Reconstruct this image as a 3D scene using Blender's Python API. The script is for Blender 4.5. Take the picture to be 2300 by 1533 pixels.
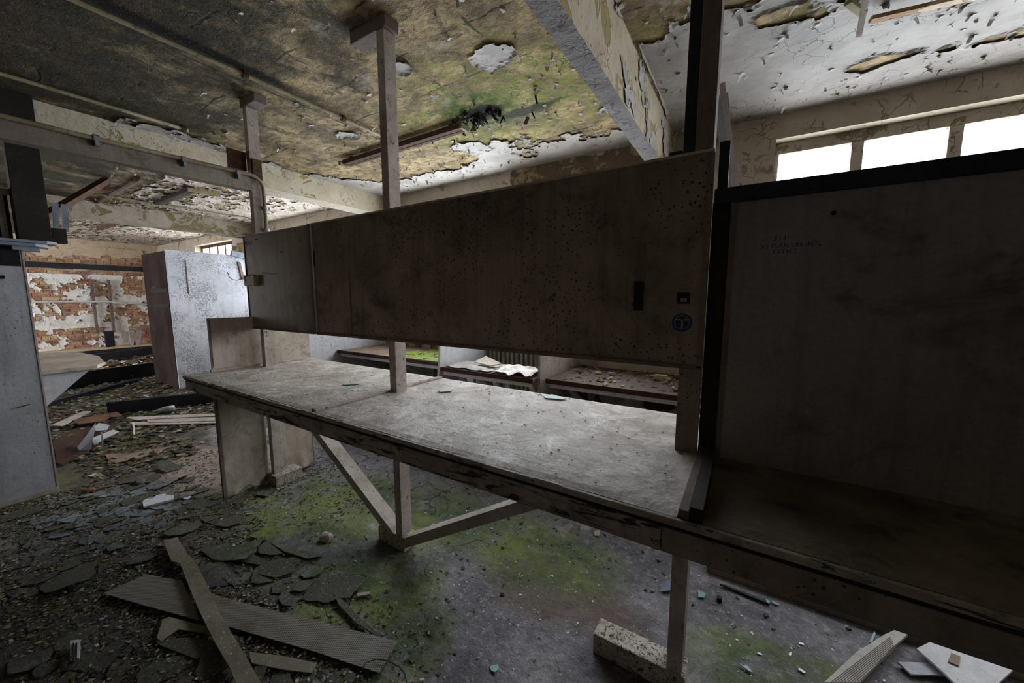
import bpy, bmesh, math, random
import numpy as np
from mathutils import Vector, Matrix, noise as mnoise
random.seed(7); rng = np.random.default_rng(11)
for o in list(bpy.data.objects): bpy.data.objects.remove(o)
C = bpy.context.scene.collection
SC = bpy.context.scene

# ------------------------------------------------------------------ camera
F, YAW, PITCH, H = 834.7, -0.5598, 0.1187, 1.5
cy, sy, cp, sp = math.cos(YAW), math.sin(YAW), math.cos(PITCH), math.sin(PITCH)
FWD = Vector((sy*cp, cy*cp, -sp)); RIGHT = Vector((cy, -sy, 0)); UP = RIGHT.cross(FWD)
cam = bpy.data.objects.new('camera', bpy.data.cameras.new('camera')); C.objects.link(cam)
cam.data.sensor_width = 36; cam.data.lens = 36*F/2300; cam.data.clip_start = 0.02; cam.data.clip_end = 200
mw = Matrix((RIGHT, UP, -FWD)).transposed().to_4x4(); mw.translation = (0, 0, H); cam.matrix_world = mw
SC.camera = cam
CEIL = 2.914; BT = 0.964; WY = 3.72

# ------------------------------------------------------------------ world, light, exposure
w = bpy.data.worlds.new('overcast_sky'); SC.world = w; w.use_nodes = True
nt = w.node_tree; nt.nodes.clear()
bg = nt.nodes.new('ShaderNodeBackground'); wo = nt.nodes.new('ShaderNodeOutputWorld')
tcn = nt.nodes.new('ShaderNodeTexCoord'); wn = nt.nodes.new('ShaderNodeTexNoise'); wr = nt.nodes.new('ShaderNodeValToRGB')
wn.inputs['Scale'].default_value = 1.5
nt.links.new(tcn.outputs['Generated'], wn.inputs['Vector']); nt.links.new(wn.outputs['Fac'], wr.inputs['Fac'])
wr.color_ramp.elements[0].position = .3; wr.color_ramp.elements[1].position = .7
wr.color_ramp.elements[0].color = (.88, .92, 1, 1); wr.color_ramp.elements[1].color = (1, .985, .97, 1)
nt.links.new(wr.outputs['Color'], bg.inputs['Color']); bg.inputs['Strength'].default_value = 7.0
nt.links.new(bg.outputs[0], wo.inputs[0])
WINS = [(0.12, 3.2), (-4.15, -0.95), (-7.75, -4.75), (-11.4, -9.4)]
WZ0, WZ1 = 1.22, 2.73
FILL_WINS = [(-13.8, -8.7)]  # unseen opening in the front wall, added and sized to brighten the brick wall
FZ0, FZ1 = .7, 2.75
for a, b in WINS:
    l = bpy.data.lights.new('window_portal', 'AREA'); l.shape = 'RECTANGLE'; l.size = b-a; l.size_y = WZ1-WZ0
    l.cycles.is_portal = True
    lo = bpy.data.objects.new('window_portal', l); lo.location = ((a+b)/2, 3.99, (WZ0+WZ1)/2)
    lo.rotation_euler = (math.radians(-90), 0, 0); C.objects.link(lo)
for a, b in FILL_WINS:  # sky portal for the added, unseen opening
    l = bpy.data.lights.new('window_portal', 'AREA'); l.shape = 'RECTANGLE'; l.size = b-a; l.size_y = FZ1-FZ0
    l.cycles.is_portal = True
    lo = bpy.data.objects.new('window_portal', l); lo.location = ((a+b)/2, -3.39, (FZ0+FZ1)/2)
    lo.rotation_euler = (math.radians(90), 0, 0); C.objects.link(lo)
SC.view_settings.view_transform = 'Standard'; SC.view_settings.look = 'None'
SC.view_settings.gamma = 1; SC.view_settings.use_curve_mapping = False
SC.view_settings.exposure = 0.82
SC.cycles.max_bounces = 5; SC.cycles.diffuse_bounces = 4; SC.cycles.glossy_bounces = 2; SC.cycles.transparent_max_bounces = 8
SC.cycles.use_adaptive_sampling = True; SC.cycles.adaptive_threshold = 0.07; SC.cycles.caustics_reflective = False; SC.cycles.caustics_refractive = False

# ------------------------------------------------------------------ helpers
def ray(px, py):
    return RIGHT*((px-1150)/F) + UP*(-(py-766.5)/F) + FWD
def at(px, py, x=None, y=None, z=None):
    d = ray(px, py)
    if x is not None: t = x/d.x
    elif y is not None: t = y/d.y
    else: t = (z-H)/d.z
    return Vector((0, 0, H)) + d*t

class MB:
    def __init__(s): s.v = []; s.f = []; s.m = []
    def add(s, vs, fs, mi=0):
        n = len(s.v); s.v += [Vector(v) for v in vs]; s.f += [[i+n for i in f] for f in fs]; s.m += [mi]*len(fs); return s
    def hexa(s, p, mi=0):   # 8 corners: bottom 4 ccw, top 4 ccw
        return s.add(p, [(3,2,1,0),(4,5,6,7),(0,1,5,4),(1,2,6,5),(2,3,7,6),(3,0,4,7)], mi)
    def box(s, x0, x1, y0, y1, z0, z1, mi=0, bev=0):
        if x0 > x1: x0, x1 = x1, x0
        if y0 > y1: y0, y1 = y1, y0
        if z0 > z1: z0, z1 = z1, z0
        if bev:
            bm = bmesh.new(); bmesh.ops.create_cube(bm, size=1)
            for v in bm.verts: v.co = Vector(((x0+x1)/2+v.co.x*(x1-x0), (y0+y1)/2+v.co.y*(y1-y0), (z0+z1)/2+v.co.z*(z1-z0)))
            bmesh.ops.bevel(bm, geom=list(bm.edges), offset=bev, segments=2, affect='EDGES', profile=.6)
            bm.verts.index_update(); s.add([v.co.copy() for v in bm.verts], [[v.index for v in f.verts] for f in bm.faces], mi); bm.free(); return s
        return s.hexa([(x0,y0,z0),(x1,y0,z0),(x1,y1,z0),(x0,y1,z0),(x0,y0,z1),(x1,y0,z1),(x1,y1,z1),(x0,y1,z1)], mi)
    def bar(s, p, q, w, h, up=(0,0,1), mi=0):
        p, q = Vector(p), Vector(q); d = (q-p).normalized(); u = Vector(up)
        sd = d.cross(u)
        if sd.length < 1e-4: sd = d.cross(Vector((1,0,0)))
        sd.normalize(); u = sd.cross(d).normalized()
        a, b = sd*w/2, u*h/2
        return s.hexa([p-a-b, p+a-b, q+a-b, q-a-b, p-a+b, p+a+b, q+a+b, q-a+b], mi)
    def tube(s, pts, r, n=8, mi=0, caps=True):
        pts = [Vector(p) for p in pts]; base = len(s.v); ref = Vector((0.31, 0.2, 0.93))
        for i, p in enumerate(pts):
            d = (pts[min(i+1, len(pts)-1)]-pts[max(i-1, 0)]).normalized()
            a = d.cross(ref)
            if a.length < 1e-3: a = d.cross(Vector((1, 0, 0)))
            a.normalize(); b = d.cross(a)
            rr = r[i] if isinstance(r, (list, tuple)) else r
            for k in range(n):
                t = 2*math.pi*k/n; s.v.append(p+a*math.cos(t)*rr+b*math.sin(t)*rr)
        for i in range(len(pts)-1):
            for k in range(n):
                k2 = (k+1) % n
                s.f.append([base+i*n+k, base+i*n+k2, base+(i+1)*n+k2, base+(i+1)*n+k]); s.m.append(mi)
        if caps:
            s.f.append([base+k for k in range(n)][::-1]); s.f.append([base+(len(pts)-1)*n+k for k in range(n)]); s.m += [mi, mi]
        return s
    def prism(s, poly, off, mi=0):   # polygon (3d points) extruded by off
        poly = [Vector(p) for p in poly]; n = len(poly); off = Vector(off)
        return s.add(poly+[p+off for p in poly], [list(range(n))[::-1], list(range(n, 2*n))]+[[i, (i+1) % n, n+(i+1) % n, n+i] for i in range(n)], mi)
    def build(s, name, mat, parent=None, smooth=False, label=None, cat=None, group=None, kind=None, fix=True):
        mats = mat if isinstance(mat, (list, tuple)) else [mat]
        lo = Vector([min(v[i] for v in s.v) for i in range(3)]); hi = Vector([max(v[i] for v in s.v) for i in range(3)])
        org = Vector(((lo.x+hi.x)/2, (lo.y+hi.y)/2, lo.z))
        me = bpy.data.meshes.new(name); me.from_pydata([v-org for v in s.v], [], s.f)
        for m in mats: me.materials.append(m)
        if len(mats) > 1: me.polygons.foreach_set('material_index', s.m)
        if fix and len(s.f) < 60000:
            bm = bmesh.new(); bm.from_mesh(me); bmesh.ops.recalc_face_normals(bm, faces=bm.faces); bm.to_mesh(me); bm.free()
        if smooth: me.polygons.foreach_set('use_smooth', [True]*len(me.polygons))
        me.update()
        o = bpy.data.objects.new(name, me); C.objects.link(o)
        if parent:
            o.parent = parent; o.location = org-wloc(parent)
        else: o.location = org
        tag(o, label, cat, group, kind)
        return o
def wloc(o):
    l = Vector(o.location)
    while o.parent: o = o.parent; l = l+Vector(o.location)
    return l
def tag(o, label=None, cat=None, group=None, kind=None):
    if label: o['label'] = label
    if cat: o['category'] = cat
    if group: o['group'] = group
    if kind: o['kind'] = kind
    return o
def thing(name, label, cat, loc=(0,0,0), group=None, kind=None):
    o = bpy.data.objects.new(name, None); C.objects.link(o); o.location = loc; o.empty_display_size = .05
    return tag(o, label, cat, group, kind)
def B(*a, **k): return MB().box(*a, **k)

# ------------------------------------------------------------------ materials
class NT:
    def __init__(s, name):
        s.m = bpy.data.materials.new(name); s.m.use_nodes = True; s.t = s.m.node_tree; s.t.nodes.clear()
        s.out = s.n('ShaderNodeOutputMaterial'); s.pos = s.n('ShaderNodeNewGeometry').outputs['Position']
    def n(s, t): return s.t.nodes.new(t)
    def l(s, a, b): s.t.links.new(a, b)
    def put(s, inp, v):
        if hasattr(v, 'is_output') or hasattr(v, 'links'): s.l(v, inp)
        elif isinstance(v, (tuple, list)) and len(v) == 3 and inp.type == 'RGBA': inp.default_value = (*v, 1)
        else: inp.default_value = v
    def scale(s, v, sc, rot=(0,0,0), loc=(0,0,0)):
        m = s.n('ShaderNodeMapping'); s.l(v, m.inputs['Vector']); m.inputs['Scale'].default_value = sc
        m.inputs['Rotation'].default_value = rot; m.inputs['Location'].default_value = loc; return m.outputs[0]
    def noise(s, sc, det=6, rough=.6, dist=0, v=None, st=None, loc=(0,0,0)):
        v = v or s.pos
        if st or any(loc): v = s.scale(v, st or (1,1,1), loc=loc)
        m = s.n('ShaderNodeTexNoise'); s.l(v, m.inputs['Vector']); m.inputs['Scale'].default_value = sc
        m.inputs['Detail'].default_value = min(det, 5); m.inputs['Roughness'].default_value = rough; m.inputs['Distortion'].default_value = dist
        return m.outputs['Fac']
    def vor(s, sc, feat='F1', v=None, out='Distance', rnd=1):
        m = s.n('ShaderNodeTexVoronoi'); m.feature = feat; s.l(v or s.pos, m.inputs['Vector']); m.inputs['Scale'].default_value = sc
        m.inputs['Randomness'].default_value = rnd
        return m.outputs[out]
    def math(s, op, a, b=0.0, c=0.0):
        m = s.n('ShaderNodeMath'); m.operation = op; s.put(m.inputs[0], a); s.put(m.inputs[1], b); s.put(m.inputs[2], c); return m.outputs[0]
    def step(s, v, a, b):   # smooth map v from a..b to 0..1
        m = s.n('ShaderNodeMapRange'); m.interpolation_type = 'SMOOTHSTEP'; s.put(m.inputs[0], v)
        m.inputs[1].default_value = a; m.inputs[2].default_value = b; m.inputs[3].default_value = 0; m.inputs[4].default_value = 1; m.clamp = True
        if a > b: m.inputs[1].default_value = b; m.inputs[2].default_value = a; m.inputs[3].default_value = 1; m.inputs[4].default_value = 0
        return m.outputs[0]
    def mix(s, f, a, b, mode='MIX'):
        m = s.n('ShaderNodeMix'); m.data_type = 'RGBA'; m.blend_type = mode; s.put(m.inputs[0], f); s.put(m.inputs[6], a); s.put(m.inputs[7], b); return m.outputs[2]
    def sep(s, v=None):
        m = s.n('ShaderNodeSeparateXYZ'); s.l(v or s.pos, m.inputs[0]); return m.outputs
    def warp(s, amt, sc, v=None, det=4):
        m = s.n('ShaderNodeTexNoise'); s.l(v or s.pos, m.inputs['Vector']); m.inputs['Scale'].default_value = sc; m.inputs['Detail'].default_value = det
        a = s.n('ShaderNodeVectorMath'); a.operation = 'SUBTRACT'; s.l(m.outputs['Color'], a.inputs[0]); a.inputs[1].default_value = (.5,.5,.5)
        b = s.n('ShaderNodeVectorMath'); b.operation = 'SCALE'; s.l(a.outputs[0], b.inputs[0]); b.inputs['Scale'].default_value = amt
        c = s.n('ShaderNodeVectorMath'); c.operation = 'ADD'; s.l(v or s.pos, c.inputs[0]); s.l(b.outputs[0], c.inputs[1]); return c.outputs[0]
    def blob(s, x, y, rx, ry, v, soft=.5):   # 1 inside an ellipse on the xy plane
        o = s.sep(v); a = s.math('POWER', s.math('ABSOLUTE', s.math('DIVIDE', s.math('SUBTRACT', o[0], x), rx)), 2)
        b = s.math('POWER', s.math('ABSOLUTE', s.math('DIVIDE', s.math('SUBTRACT', o[1], y), ry)), 2)
        return s.step(s.math('ADD', a, b), 1+soft, 1-soft)
    def bsdf(s, col, rough=.85, bump=None, bd=.01, spec=.2, metal=0):
        p = s.n('ShaderNodeBsdfPrincipled'); s.put(p.inputs['Base Color'], col); s.put(p.inputs['Roughness'], rough)
        p.inputs['Specular IOR Level'].default_value = spec; p.inputs['Metallic'].default_value = metal
        if bump is not None:
            b = s.n('ShaderNodeBump'); b.inputs['Distance'].default_value = bd; b.inputs['Strength'].default_value = 1; s.put(b.inputs['Height'], bump)
            s.l(b.outputs[0], p.inputs['Normal'])
        s.l(p.outputs[0], s.out.inputs[0]); return s.m

def paint(name, c1, c2, sc=3, dirt=(.06,.05,.045), dirt_amt=.5, specks=0, speck_col=(.02,.018,.015), speck_sc=60, streak=0, rough=.75, bump=.003, chips=0, chip_col=(.1,.08,.06), spec=.25, chip_st=None):
    s = NT(name)
    col = s.mix(s.step(s.noise(sc, 5, .6), .35, .65), c1, c2)
    col = s.mix(s.math('MULTIPLY', s.step(s.noise(sc*2.7, 8, .7, .4, loc=(3,1,7)), .5, .72), dirt_amt), col, dirt)
    fine = s.noise(90, 4, .75)
    col = s.mix(s.math('MULTIPLY', s.step(fine, .35, .7), .35), col, (.5,.5,.5), 'MULTIPLY')
    if streak:
        st = s.noise(6, 5, .7, st=(3,3,.22)); col = s.mix(s.math('MULTIPLY', s.step(st, .45, .7), streak), col, dirt)
    if specks:
        v = s.vor(speck_sc, v=s.warp(.01, 60)); area = s.noise(2.2, 4, .6, loc=(1,5,2.4))
        r = s.math('MULTIPLY', s.step(area, .28, .60), specks)
        mk = s.math('LESS_THAN', v, s.math('MULTIPLY', r, s.math('MULTIPLY', s.vor(speck_sc, v=s.warp(.01, 60), out='Color'), .8)))
        col = s.mix(s.math('MULTIPLY', mk, .85), col, speck_col)
    h = s.math('ADD', s.math('MULTIPLY', fine, .35), s.noise(18, 6, .6))
    if chips:
        ch = s.step(s.noise(26, 7, .72, 1.0, loc=(9,2,4), st=chip_st), .60-chips*.1, .63-chips*.1); col = s.mix(ch, col, chip_col)
        h = s.math('SUBTRACT', h, s.math('MULTIPLY', ch, .8))
    return s.bsdf(col, rough, h, bump, spec)

def mat_base_ceiling():
    s = NT('mouldy_plaster'); wp = s.warp(.25, 2.5); xyz = s.sep()
    col = s.mix(s.step(s.noise(3.5, 8, .65, .5), .36, .66), (.20,.145,.08), (.52,.40,.215))
    col = s.mix(s.step(s.noise(8, 9, .78, .9, loc=(4,4,4), st=(1,1.6,1)), .44, .66), col, (.13,.095,.06))
    col = s.mix(s.math('MULTIPLY', s.step(s.noise(5, 7, .7, .3, loc=(0,7,2)), .56, .70), .7), col, (.40,.345,.30))
    st = s.noise(7, 7, .75, .3, st=(.35,2.2,1), loc=(2,0,0)); col = s.mix(s.math('MULTIPLY', s.step(st, .50, .68), .5), col, (.10,.075,.04))
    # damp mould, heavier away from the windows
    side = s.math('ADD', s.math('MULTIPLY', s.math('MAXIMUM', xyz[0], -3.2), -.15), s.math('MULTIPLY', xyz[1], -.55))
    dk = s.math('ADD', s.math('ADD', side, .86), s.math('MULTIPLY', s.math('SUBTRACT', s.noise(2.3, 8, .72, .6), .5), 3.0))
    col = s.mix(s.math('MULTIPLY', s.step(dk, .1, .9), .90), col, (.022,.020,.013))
    jv = s.warp(.09, 5); o = s.sep(jv)
    def lines(c, per, wd):
        return s.step(s.math('ABSOLUTE', s.math('SUBTRACT', s.math('FRACT', s.math('MULTIPLY', c, per)), .5)), wd, wd*.2)
    j = s.math('MAXIMUM', lines(o[0], 1.9, .022), lines(o[1], 2.7, .03))
    j = s.math('MULTIPLY', j, s.step(s.noise(2.8, 6, .7, loc=(8,1,1)), .47, .62))
    cr = s.step(s.vor(5, 'DISTANCE_TO_EDGE', v=s.warp(.25, 5)), .016, .002)
    cr = s.math('MULTIPLY', cr, s.step(s.noise(1.7, 5, .65, loc=(2,9,1)), .5, .66))
    j = s.math('MAXIMUM', j, s.math('MULTIPLY', cr, .7))
    halo = s.math('MULTIPLY', s.math('MAXIMUM', lines(o[0], 1.9, .11), lines(o[1], 2.7, .13)), s.step(s.noise(3.1, 6, .75, loc=(3,1,1)), .50, .66))
    col = s.mix(s.math('MULTIPLY', halo, .7), col, (.05,.05,.028))
    col = s.mix(s.math('MULTIPLY', j, .9), col, (.018,.022,.010))
    pipe_shadow = s.math('MULTIPLY', s.step(s.math('ABSOLUTE', s.math('ADD', s.sep(s.warp(.05, 4))[0], 2.735)), .075, .02), s.step(xyz[1], 2.0, 1.2)); col = s.mix(pipe_shadow, col, (.008,.008,.006))  # shadow line beside the ceiling pipe, painted into the plaster colour
    L = at(1080, 250, z=CEIL)
    g = s.math('MULTIPLY', s.blob(L.x+.25, L.y-.02, 1.05, .62, wp, .9), s.step(s.noise(6, 9, .8, .9, loc=(1,2,3)), .42, .62))
    col = s.mix(s.math('MULTIPLY', g, .75), col, (.24,.26,.045))
    veins = s.math('MULTIPLY', s.step(s.vor(8, 'DISTANCE_TO_EDGE', v=s.warp(.2, 7)), .035, .003), s.blob(L.x+.4, L.y+.15, 1.2, .65, wp, .6))
    col = s.mix(s.math('MULTIPLY', veins, s.step(s.noise(3, 4, .6), .42, .56)), col, (.09,.16,.015))
    g2 = s.blob(L.x-.05, L.y, .34, .26, wp, .6); col = s.mix(s.math('MULTIPLY', g2, s.step(s.noise(8, 6, .75), .36, .58)), col, (.05,.10,.012))
    bk = s.blob(L.x-.02, L.y+.02, .17, .11, s.warp(.35, 4), .7); col = s.mix(bk, col, (.010,.011,.010))
    bk = s.blob(L.x+.3, L.y+.18, .34, .06, s.warp(.3, 4), .7); col = s.mix(s.math('MULTIPLY', bk, .9), col, (.03,.035,.02))
    g3 = s.math('MULTIPLY', s.blob(.75, 2.55, .55, .18, wp, .7), s.step(s.noise(9, 6, .75), .42, .56)); col = s.mix(g3, col, (.24,.29,.045))
    fl = s.step(s.noise(60, 4, .85), .62, .68); col = s.mix(s.math('MULTIPLY', fl, .45), col, (.55,.50,.42))
    h = s.math('ADD', s.noise(14, 8, .75), s.math('MULTIPLY', j, -.25)); h = s.math('ADD', h, s.math('MULTIPLY', s.noise(70, 3, .8), .3))
    return s.bsdf(col, .85, h, .012, .2)

def mat_peel_paint(name='peeling_white_paint', a=(.35,.325,.305), b=(.46,.43,.405)):
    s = NT(name)
    col = s.mix(s.step(s.noise(4, 6, .6), .35, .65), a, b)
    col = s.mix(s.math('MULTIPLY', s.step(s.noise(11, 8, .7, .5), .52, .75), .5), col, (.25,.20,.14))
    cr = s.step(s.vor(9, 'DISTANCE_TO_EDGE', v=s.warp(.12, 9)), .016, .002)
    cr = s.math('MULTIPLY', cr, s.step(s.noise(2.4, 4, .6), .50, .60)); col = s.mix(s.math('MULTIPLY', cr, .8), col, (.12,.10,.08))
    h = s.math('SUBTRACT', s.noise(9, 5, .6), s.math('MULTIPLY', cr, .5))
    return s.bsdf(col, .6, h, .008, .25)

def mat_concrete_paint(name, a, b, c, thr=.52, sc=3.0):   # painted concrete, flaked to the under-colour c
    s = NT(name)
    col = s.mix(s.step(s.noise(5, 6, .6), .35, .65), a, b)
    m = s.step(s.noise(sc, 8, .68, .7, loc=(2,3,5)), thr, thr+.015); col = s.mix(m, col, c)
    cr = s.step(s.vor(7, 'DISTANCE_TO_EDGE', v=s.warp(.15, 8)), .02, .003); cr = s.math('MULTIPLY', cr, s.step(s.noise(3, 4, .6), .5, .58))
    col = s.mix(s.math('MULTIPLY', cr, .4), col, (.06,.05,.04))
    pit = s.step(s.noise(30, 5, .75, .8), .63, .67); col = s.mix(s.math('MULTIPLY', pit, .6), col, (.1,.085,.06))
    h = s.math('SUBTRACT', s.math('SUBTRACT', s.noise(12, 6, .65), s.math('MULTIPLY', m, .5)), s.math('MULTIPLY', s.math('ADD', cr, pit), .5))
    return s.bsdf(col, .75, h, .012, .25)

def mat_floor():
    s = NT('dirty_floor'); wp = s.warp(.35, 2.2, det=6)
    col = s.mix(s.step(s.noise(2.2, 7, .62), .38, .64), (.10,.094,.112), (.20,.188,.205))
    col = s.mix(s.math('MULTIPLY', s.step(s.noise(26, 6, .8), .50, .66), .7), col, (.34,.315,.31))
    m = s.math('MULTIPLY', s.step(s.noise(4.5, 8, .7, .6, loc=(2,2,2)), .52, .62), s.step(s.noise(1.1, 3, .5), .45, .6)); col = s.mix(m, col, (.33,.30,.285))
    br = s.blob(-.75, 1.65, .42, .22, wp, .6); col = s.mix(s.math('MULTIPLY', br, .75), col, (.105,.062,.042))
    # green algae stains
    G = [(-2.35,1.55,.62,.42),(-1.75,1.75,.5,.35),(-1.0,1.85,.5,.3),(-1.55,1.05,.42,.35),(-1.12,.93,.14,.30),(.34,1.62,.42,.22),(.62,1.35,.25,.2),(-3.1,1.15,.4,.25),(-2.5,1.05,.4,.3)]
    g = None
    for x, y, rx, ry in G:
        k = s.blob(x, y, rx, ry, wp, .7); g = k if g is None else s.math('MAXIMUM', g, k)
    g = s.math('MULTIPLY', g, s.step(s.noise(5, 7, .7, loc=(5,5,5)), .30, .56))
    gc = s.mix(s.step(s.noise(3, 5, .6, loc=(1,1,8)), .4, .62), (.05,.085,.018), (.145,.18,.035))
    col = s.mix(s.math('MULTIPLY', g, .92), col, gc)
    gr = s.step(s.noise(75, 4, .85), .60, .66); col = s.mix(s.math('MULTIPLY', gr, .6), col, (.42,.39,.33))
    # far, left part: trodden dirt
    o = s.sep(wp); far = s.step(o[0], -3.6, -4.6)
    dirt = s.mix(s.step(s.noise(7, 8, .75), .4, .62), (.045,.032,.022), (.13,.095,.07)); dirt = s.mix(s.math('MULTIPLY', s.step(s.noise(1.3, 5, .6), .52, .62), .6), dirt, (.09,.105,.03))
    col = s.mix(far, col, dirt)
    tan = s.blob(-3.9, 1.35, .6, .42, wp, .6); col = s.mix(s.math('MULTIPLY', tan, .7), col, (.42,.33,.26))
    pale = s.blob(-4.3, 1.8, .9, .28, wp, .6); col = s.mix(s.math('MULTIPLY', pale, .9), col, (.42,.41,.42))
    pale = s.blob(-3.6, .55, .6, .28, wp, .6); col = s.mix(s.math('MULTIPLY', pale, .8), col, (.22,.27,.30))  # bluish window light on the floor, painted into its colour
    dk = s.blob(-2.3, .35, 1.35, .45, wp, .5); col = s.mix(s.math('MULTIPLY', dk, .75), col, (.022,.020,.016))  # corner darkening painted into the floor, along with dark debris
    ck = s.step(s.vor(2.6, 'DISTANCE_TO_EDGE', v=s.warp(.35, 4, det=7)), .012, .002); ck = s.math('MULTIPLY', ck, s.math('MULTIPLY', s.step(s.noise(1.3, 4, .6, loc=(3,3,3)), .46, .54), s.step(o[0], -1.0, -1.6)))
    col = s.mix(s.math('MULTIPLY', ck, .85), col, (.012,.011,.008))
    col = s.mix(s.math('MULTIPLY', s.step(s.noise(12, 8, .8), .48, .64), .45), col, (.045,.04,.028))
    h = s.math('ADD', s.noise(20, 8, .75), s.math('MULTIPLY', s.noise(4, 5, .6), .8)); h = s.math('SUBTRACT', h, ck)
    rough = s.math('ADD', .62, s.math('MULTIPLY', s.noise(6, 4, .6), .35))
    return s.bsdf(col, rough, h, .010, .35)

def mat_chip(name, cols, rough=.7, spec=.3, grit=False):   # colour varies from piece to piece
    s = NT(name); r = s.n('ShaderNodeValToRGB'); r.color_ramp.interpolation = 'CONSTANT'
    wn_ = s.n('ShaderNodeTexWhiteNoise'); wn_.noise_dimensions = '1D'
    g = s.n('ShaderNodeNewGeometry'); s.l(g.outputs['Random Per Island'], wn_.inputs['W']); s.l(wn_.outputs['Value'], r.inputs[0])
    el = r.color_ramp.elements
    for i, c in enumerate(cols):
        e = el[i] if i < 2 else el.new(i/len(cols))
        e.position = i/len(cols); e.color = (*c, 1)
    col = s.mix(s.math('MULTIPLY', s.noise(45, 5, .7), .6), r.outputs[0], (.3,.3,.3), 'MULTIPLY')
    if grit:
        col = s.mix(s.math('MULTIPLY', s.step(s.noise(9, 6, .7), .48, .66), .7), col, (.055,.045,.03)); col = s.mix(s.math('MULTIPLY', s.step(s.noise(80, 4, .85), .58, .64), .7), col, (.40,.36,.28))
    return s.bsdf(col, rough, s.noise(60, 4, .6), .003, spec)

def mat_brick():
    s = NT('old_brick'); oi = s.n('ShaderNodeObjectInfo'); g = s.n('ShaderNodeNewGeometry')
    wn_ = s.n('ShaderNodeTexWhiteNoise'); wn_.noise_dimensions = '2D'
    cx = s.n('ShaderNodeCombineXYZ'); s.l(oi.outputs['Random'], cx.inputs[0]); s.l(g.outputs['Random Per Island'], cx.inputs[1]); s.l(cx.outputs[0], wn_.inputs['Vector'])
    r = s.n('ShaderNodeValToRGB'); s.l(wn_.outputs['Value'], r.inputs[0]); r.color_ramp.interpolation = 'CONSTANT'
    cs = [(.38,.15,.10),(.26,.11,.09),(.44,.20,.13),(.34,.16,.13),(.56,.38,.19),(.27,.14,.14),(.42,.17,.10)]
    for i, c in enumerate(cs):
        e = r.color_ramp.elements[i] if i < 2 else r.color_ramp.elements.new(i/len(cs)); e.position = i/len(cs); e.color = (*c, 1)
    col = s.mix(s.math('MULTIPLY', s.step(s.noise(12, 6, .7), .45, .65), .5), r.outputs[0], (.45,.30,.13))
    col = s.mix(s.math('MULTIPLY', s.step(s.noise(7, 8, .8, .5, loc=(3,3,3)), .46, .62), .65), col, (.62,.55,.45)); col = s.mix(s.math('MULTIPLY', s.step(s.noise(4, 6, .7, loc=(1,8,3)), .5, .66), .4), col, (.10,.06,.05))
    return s.bsdf(col, .9, s.noise(40, 5, .7), .006, .15)

M = {}
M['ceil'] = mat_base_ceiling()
M['peel'] = mat_peel_paint()
M['peeldim'] = mat_peel_paint('dimmed_white_ceiling_paint', (.25,.23,.215), (.34,.315,.295))  # same white paint, colour dimmed to offset strong window light
M['peelfar'] = mat_peel_paint('brownish_peeling_paint', (.36,.30,.25), (.52,.45,.39))
M['purple'] = paint('bared_purple_brick', (.24,.17,.16), (.30,.21,.19), 9, dirt_amt=.3)
M['wallpaint'] = mat_concrete_paint('cream_wall_paint', (.38,.325,.25), (.44,.385,.31), (.27,.205,.12), .60)
M['beam'] = mat_concrete_paint('flaking_beam_paint', (.52,.45,.34), (.44,.37,.27), (.32,.25,.11), .57, 2.4)
M['beamdark'] = mat_concrete_paint('flaking_olive_beam_paint', (.42,.36,.30), (.34,.29,.22), (.20,.17,.08), .50, 2.6)
M['soffit'] = mat_concrete_paint('pitted_grey_soffit', (.20,.175,.165), (.155,.135,.13), (.08,.065,.06), .58, 9)
M['plaster'] = mat_concrete_paint('cream_plaster', (.62,.49,.35), (.55,.43,.30), (.33,.20,.11), .60, 1.2)
M['crust'] = mat_concrete_paint('crusted_brown_plaster', (.30,.22,.12), (.20,.15,.08), (.11,.08,.05), .47, 7)
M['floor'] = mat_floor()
M['mortar'] = paint('yellow_mortar', (.62,.46,.22), (.54,.42,.26), dirt_amt=.3)
M['brick'] = mat_brick()
M['brickpaint'] = mat_peel_paint('white_brick_paint', (.72,.68,.64), (.84,.81,.78))
M['timber'] = paint('pale_dusty_timber', (.37,.31,.275), (.50,.435,.395), 5, dirt=(.16,.115,.085), dirt_amt=.55, chips=-.2, specks=.2, speck_sc=110)
M['block'] = paint('crusty_painted_block', (.42,.37,.31), (.52,.47,.41), 6, dirt=(.15,.10,.07), dirt_amt=.6, chips=.5, chip_col=(.04,.028,.02), chip_st=(2.6,2.6,2.6))
M['plankpale'] = paint('pale_ribbed_plank', (.40,.385,.35), (.48,.47,.44), 5, dirt=(.25,.23,.18), dirt_amt=.5)
M['bottle'] = paint('dusty_clear_bottle', (.24,.27,.26), (.33,.36,.35), 20, dirt=(.10,.10,.09), dirt_amt=.5, rough=.3, spec=.6)
M['edge'] = paint('splintered_bench_edge', (.30,.245,.21), (.42,.36,.32), 5, dirt=(.08,.055,.04), dirt_amt=.8, streak=0, chips=.45, chip_col=(.05,.035,.025), chip_st=(.22,1.2,1.6))
M['whitefar'] = paint('speckled_light_board', (.46,.47,.52), (.60,.61,.67), 1.6, dirt=(.30,.28,.28), dirt_amt=.6, specks=1.0, speck_sc=85, speck_col=(.12,.11,.11), streak=.3)
M['timberdk'] = paint('brown_timber', (.15,.11,.095), (.20,.15,.13), 5, dirt_amt=.5, streak=.3)
M['board'] = paint('mould_spotted_board', (.17,.125,.093), (.32,.245,.195), 1.6, dirt=(.05,.034,.024), dirt_amt=.8, specks=.62, speck_sc=55, streak=.35, rough=.6)
M['board2'] = paint('stained_board', (.19,.15,.125), (.30,.245,.21), 1.8, dirt=(.07,.05,.036), dirt_amt=.7, specks=.4, speck_sc=60, streak=.3, rough=.6)
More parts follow.
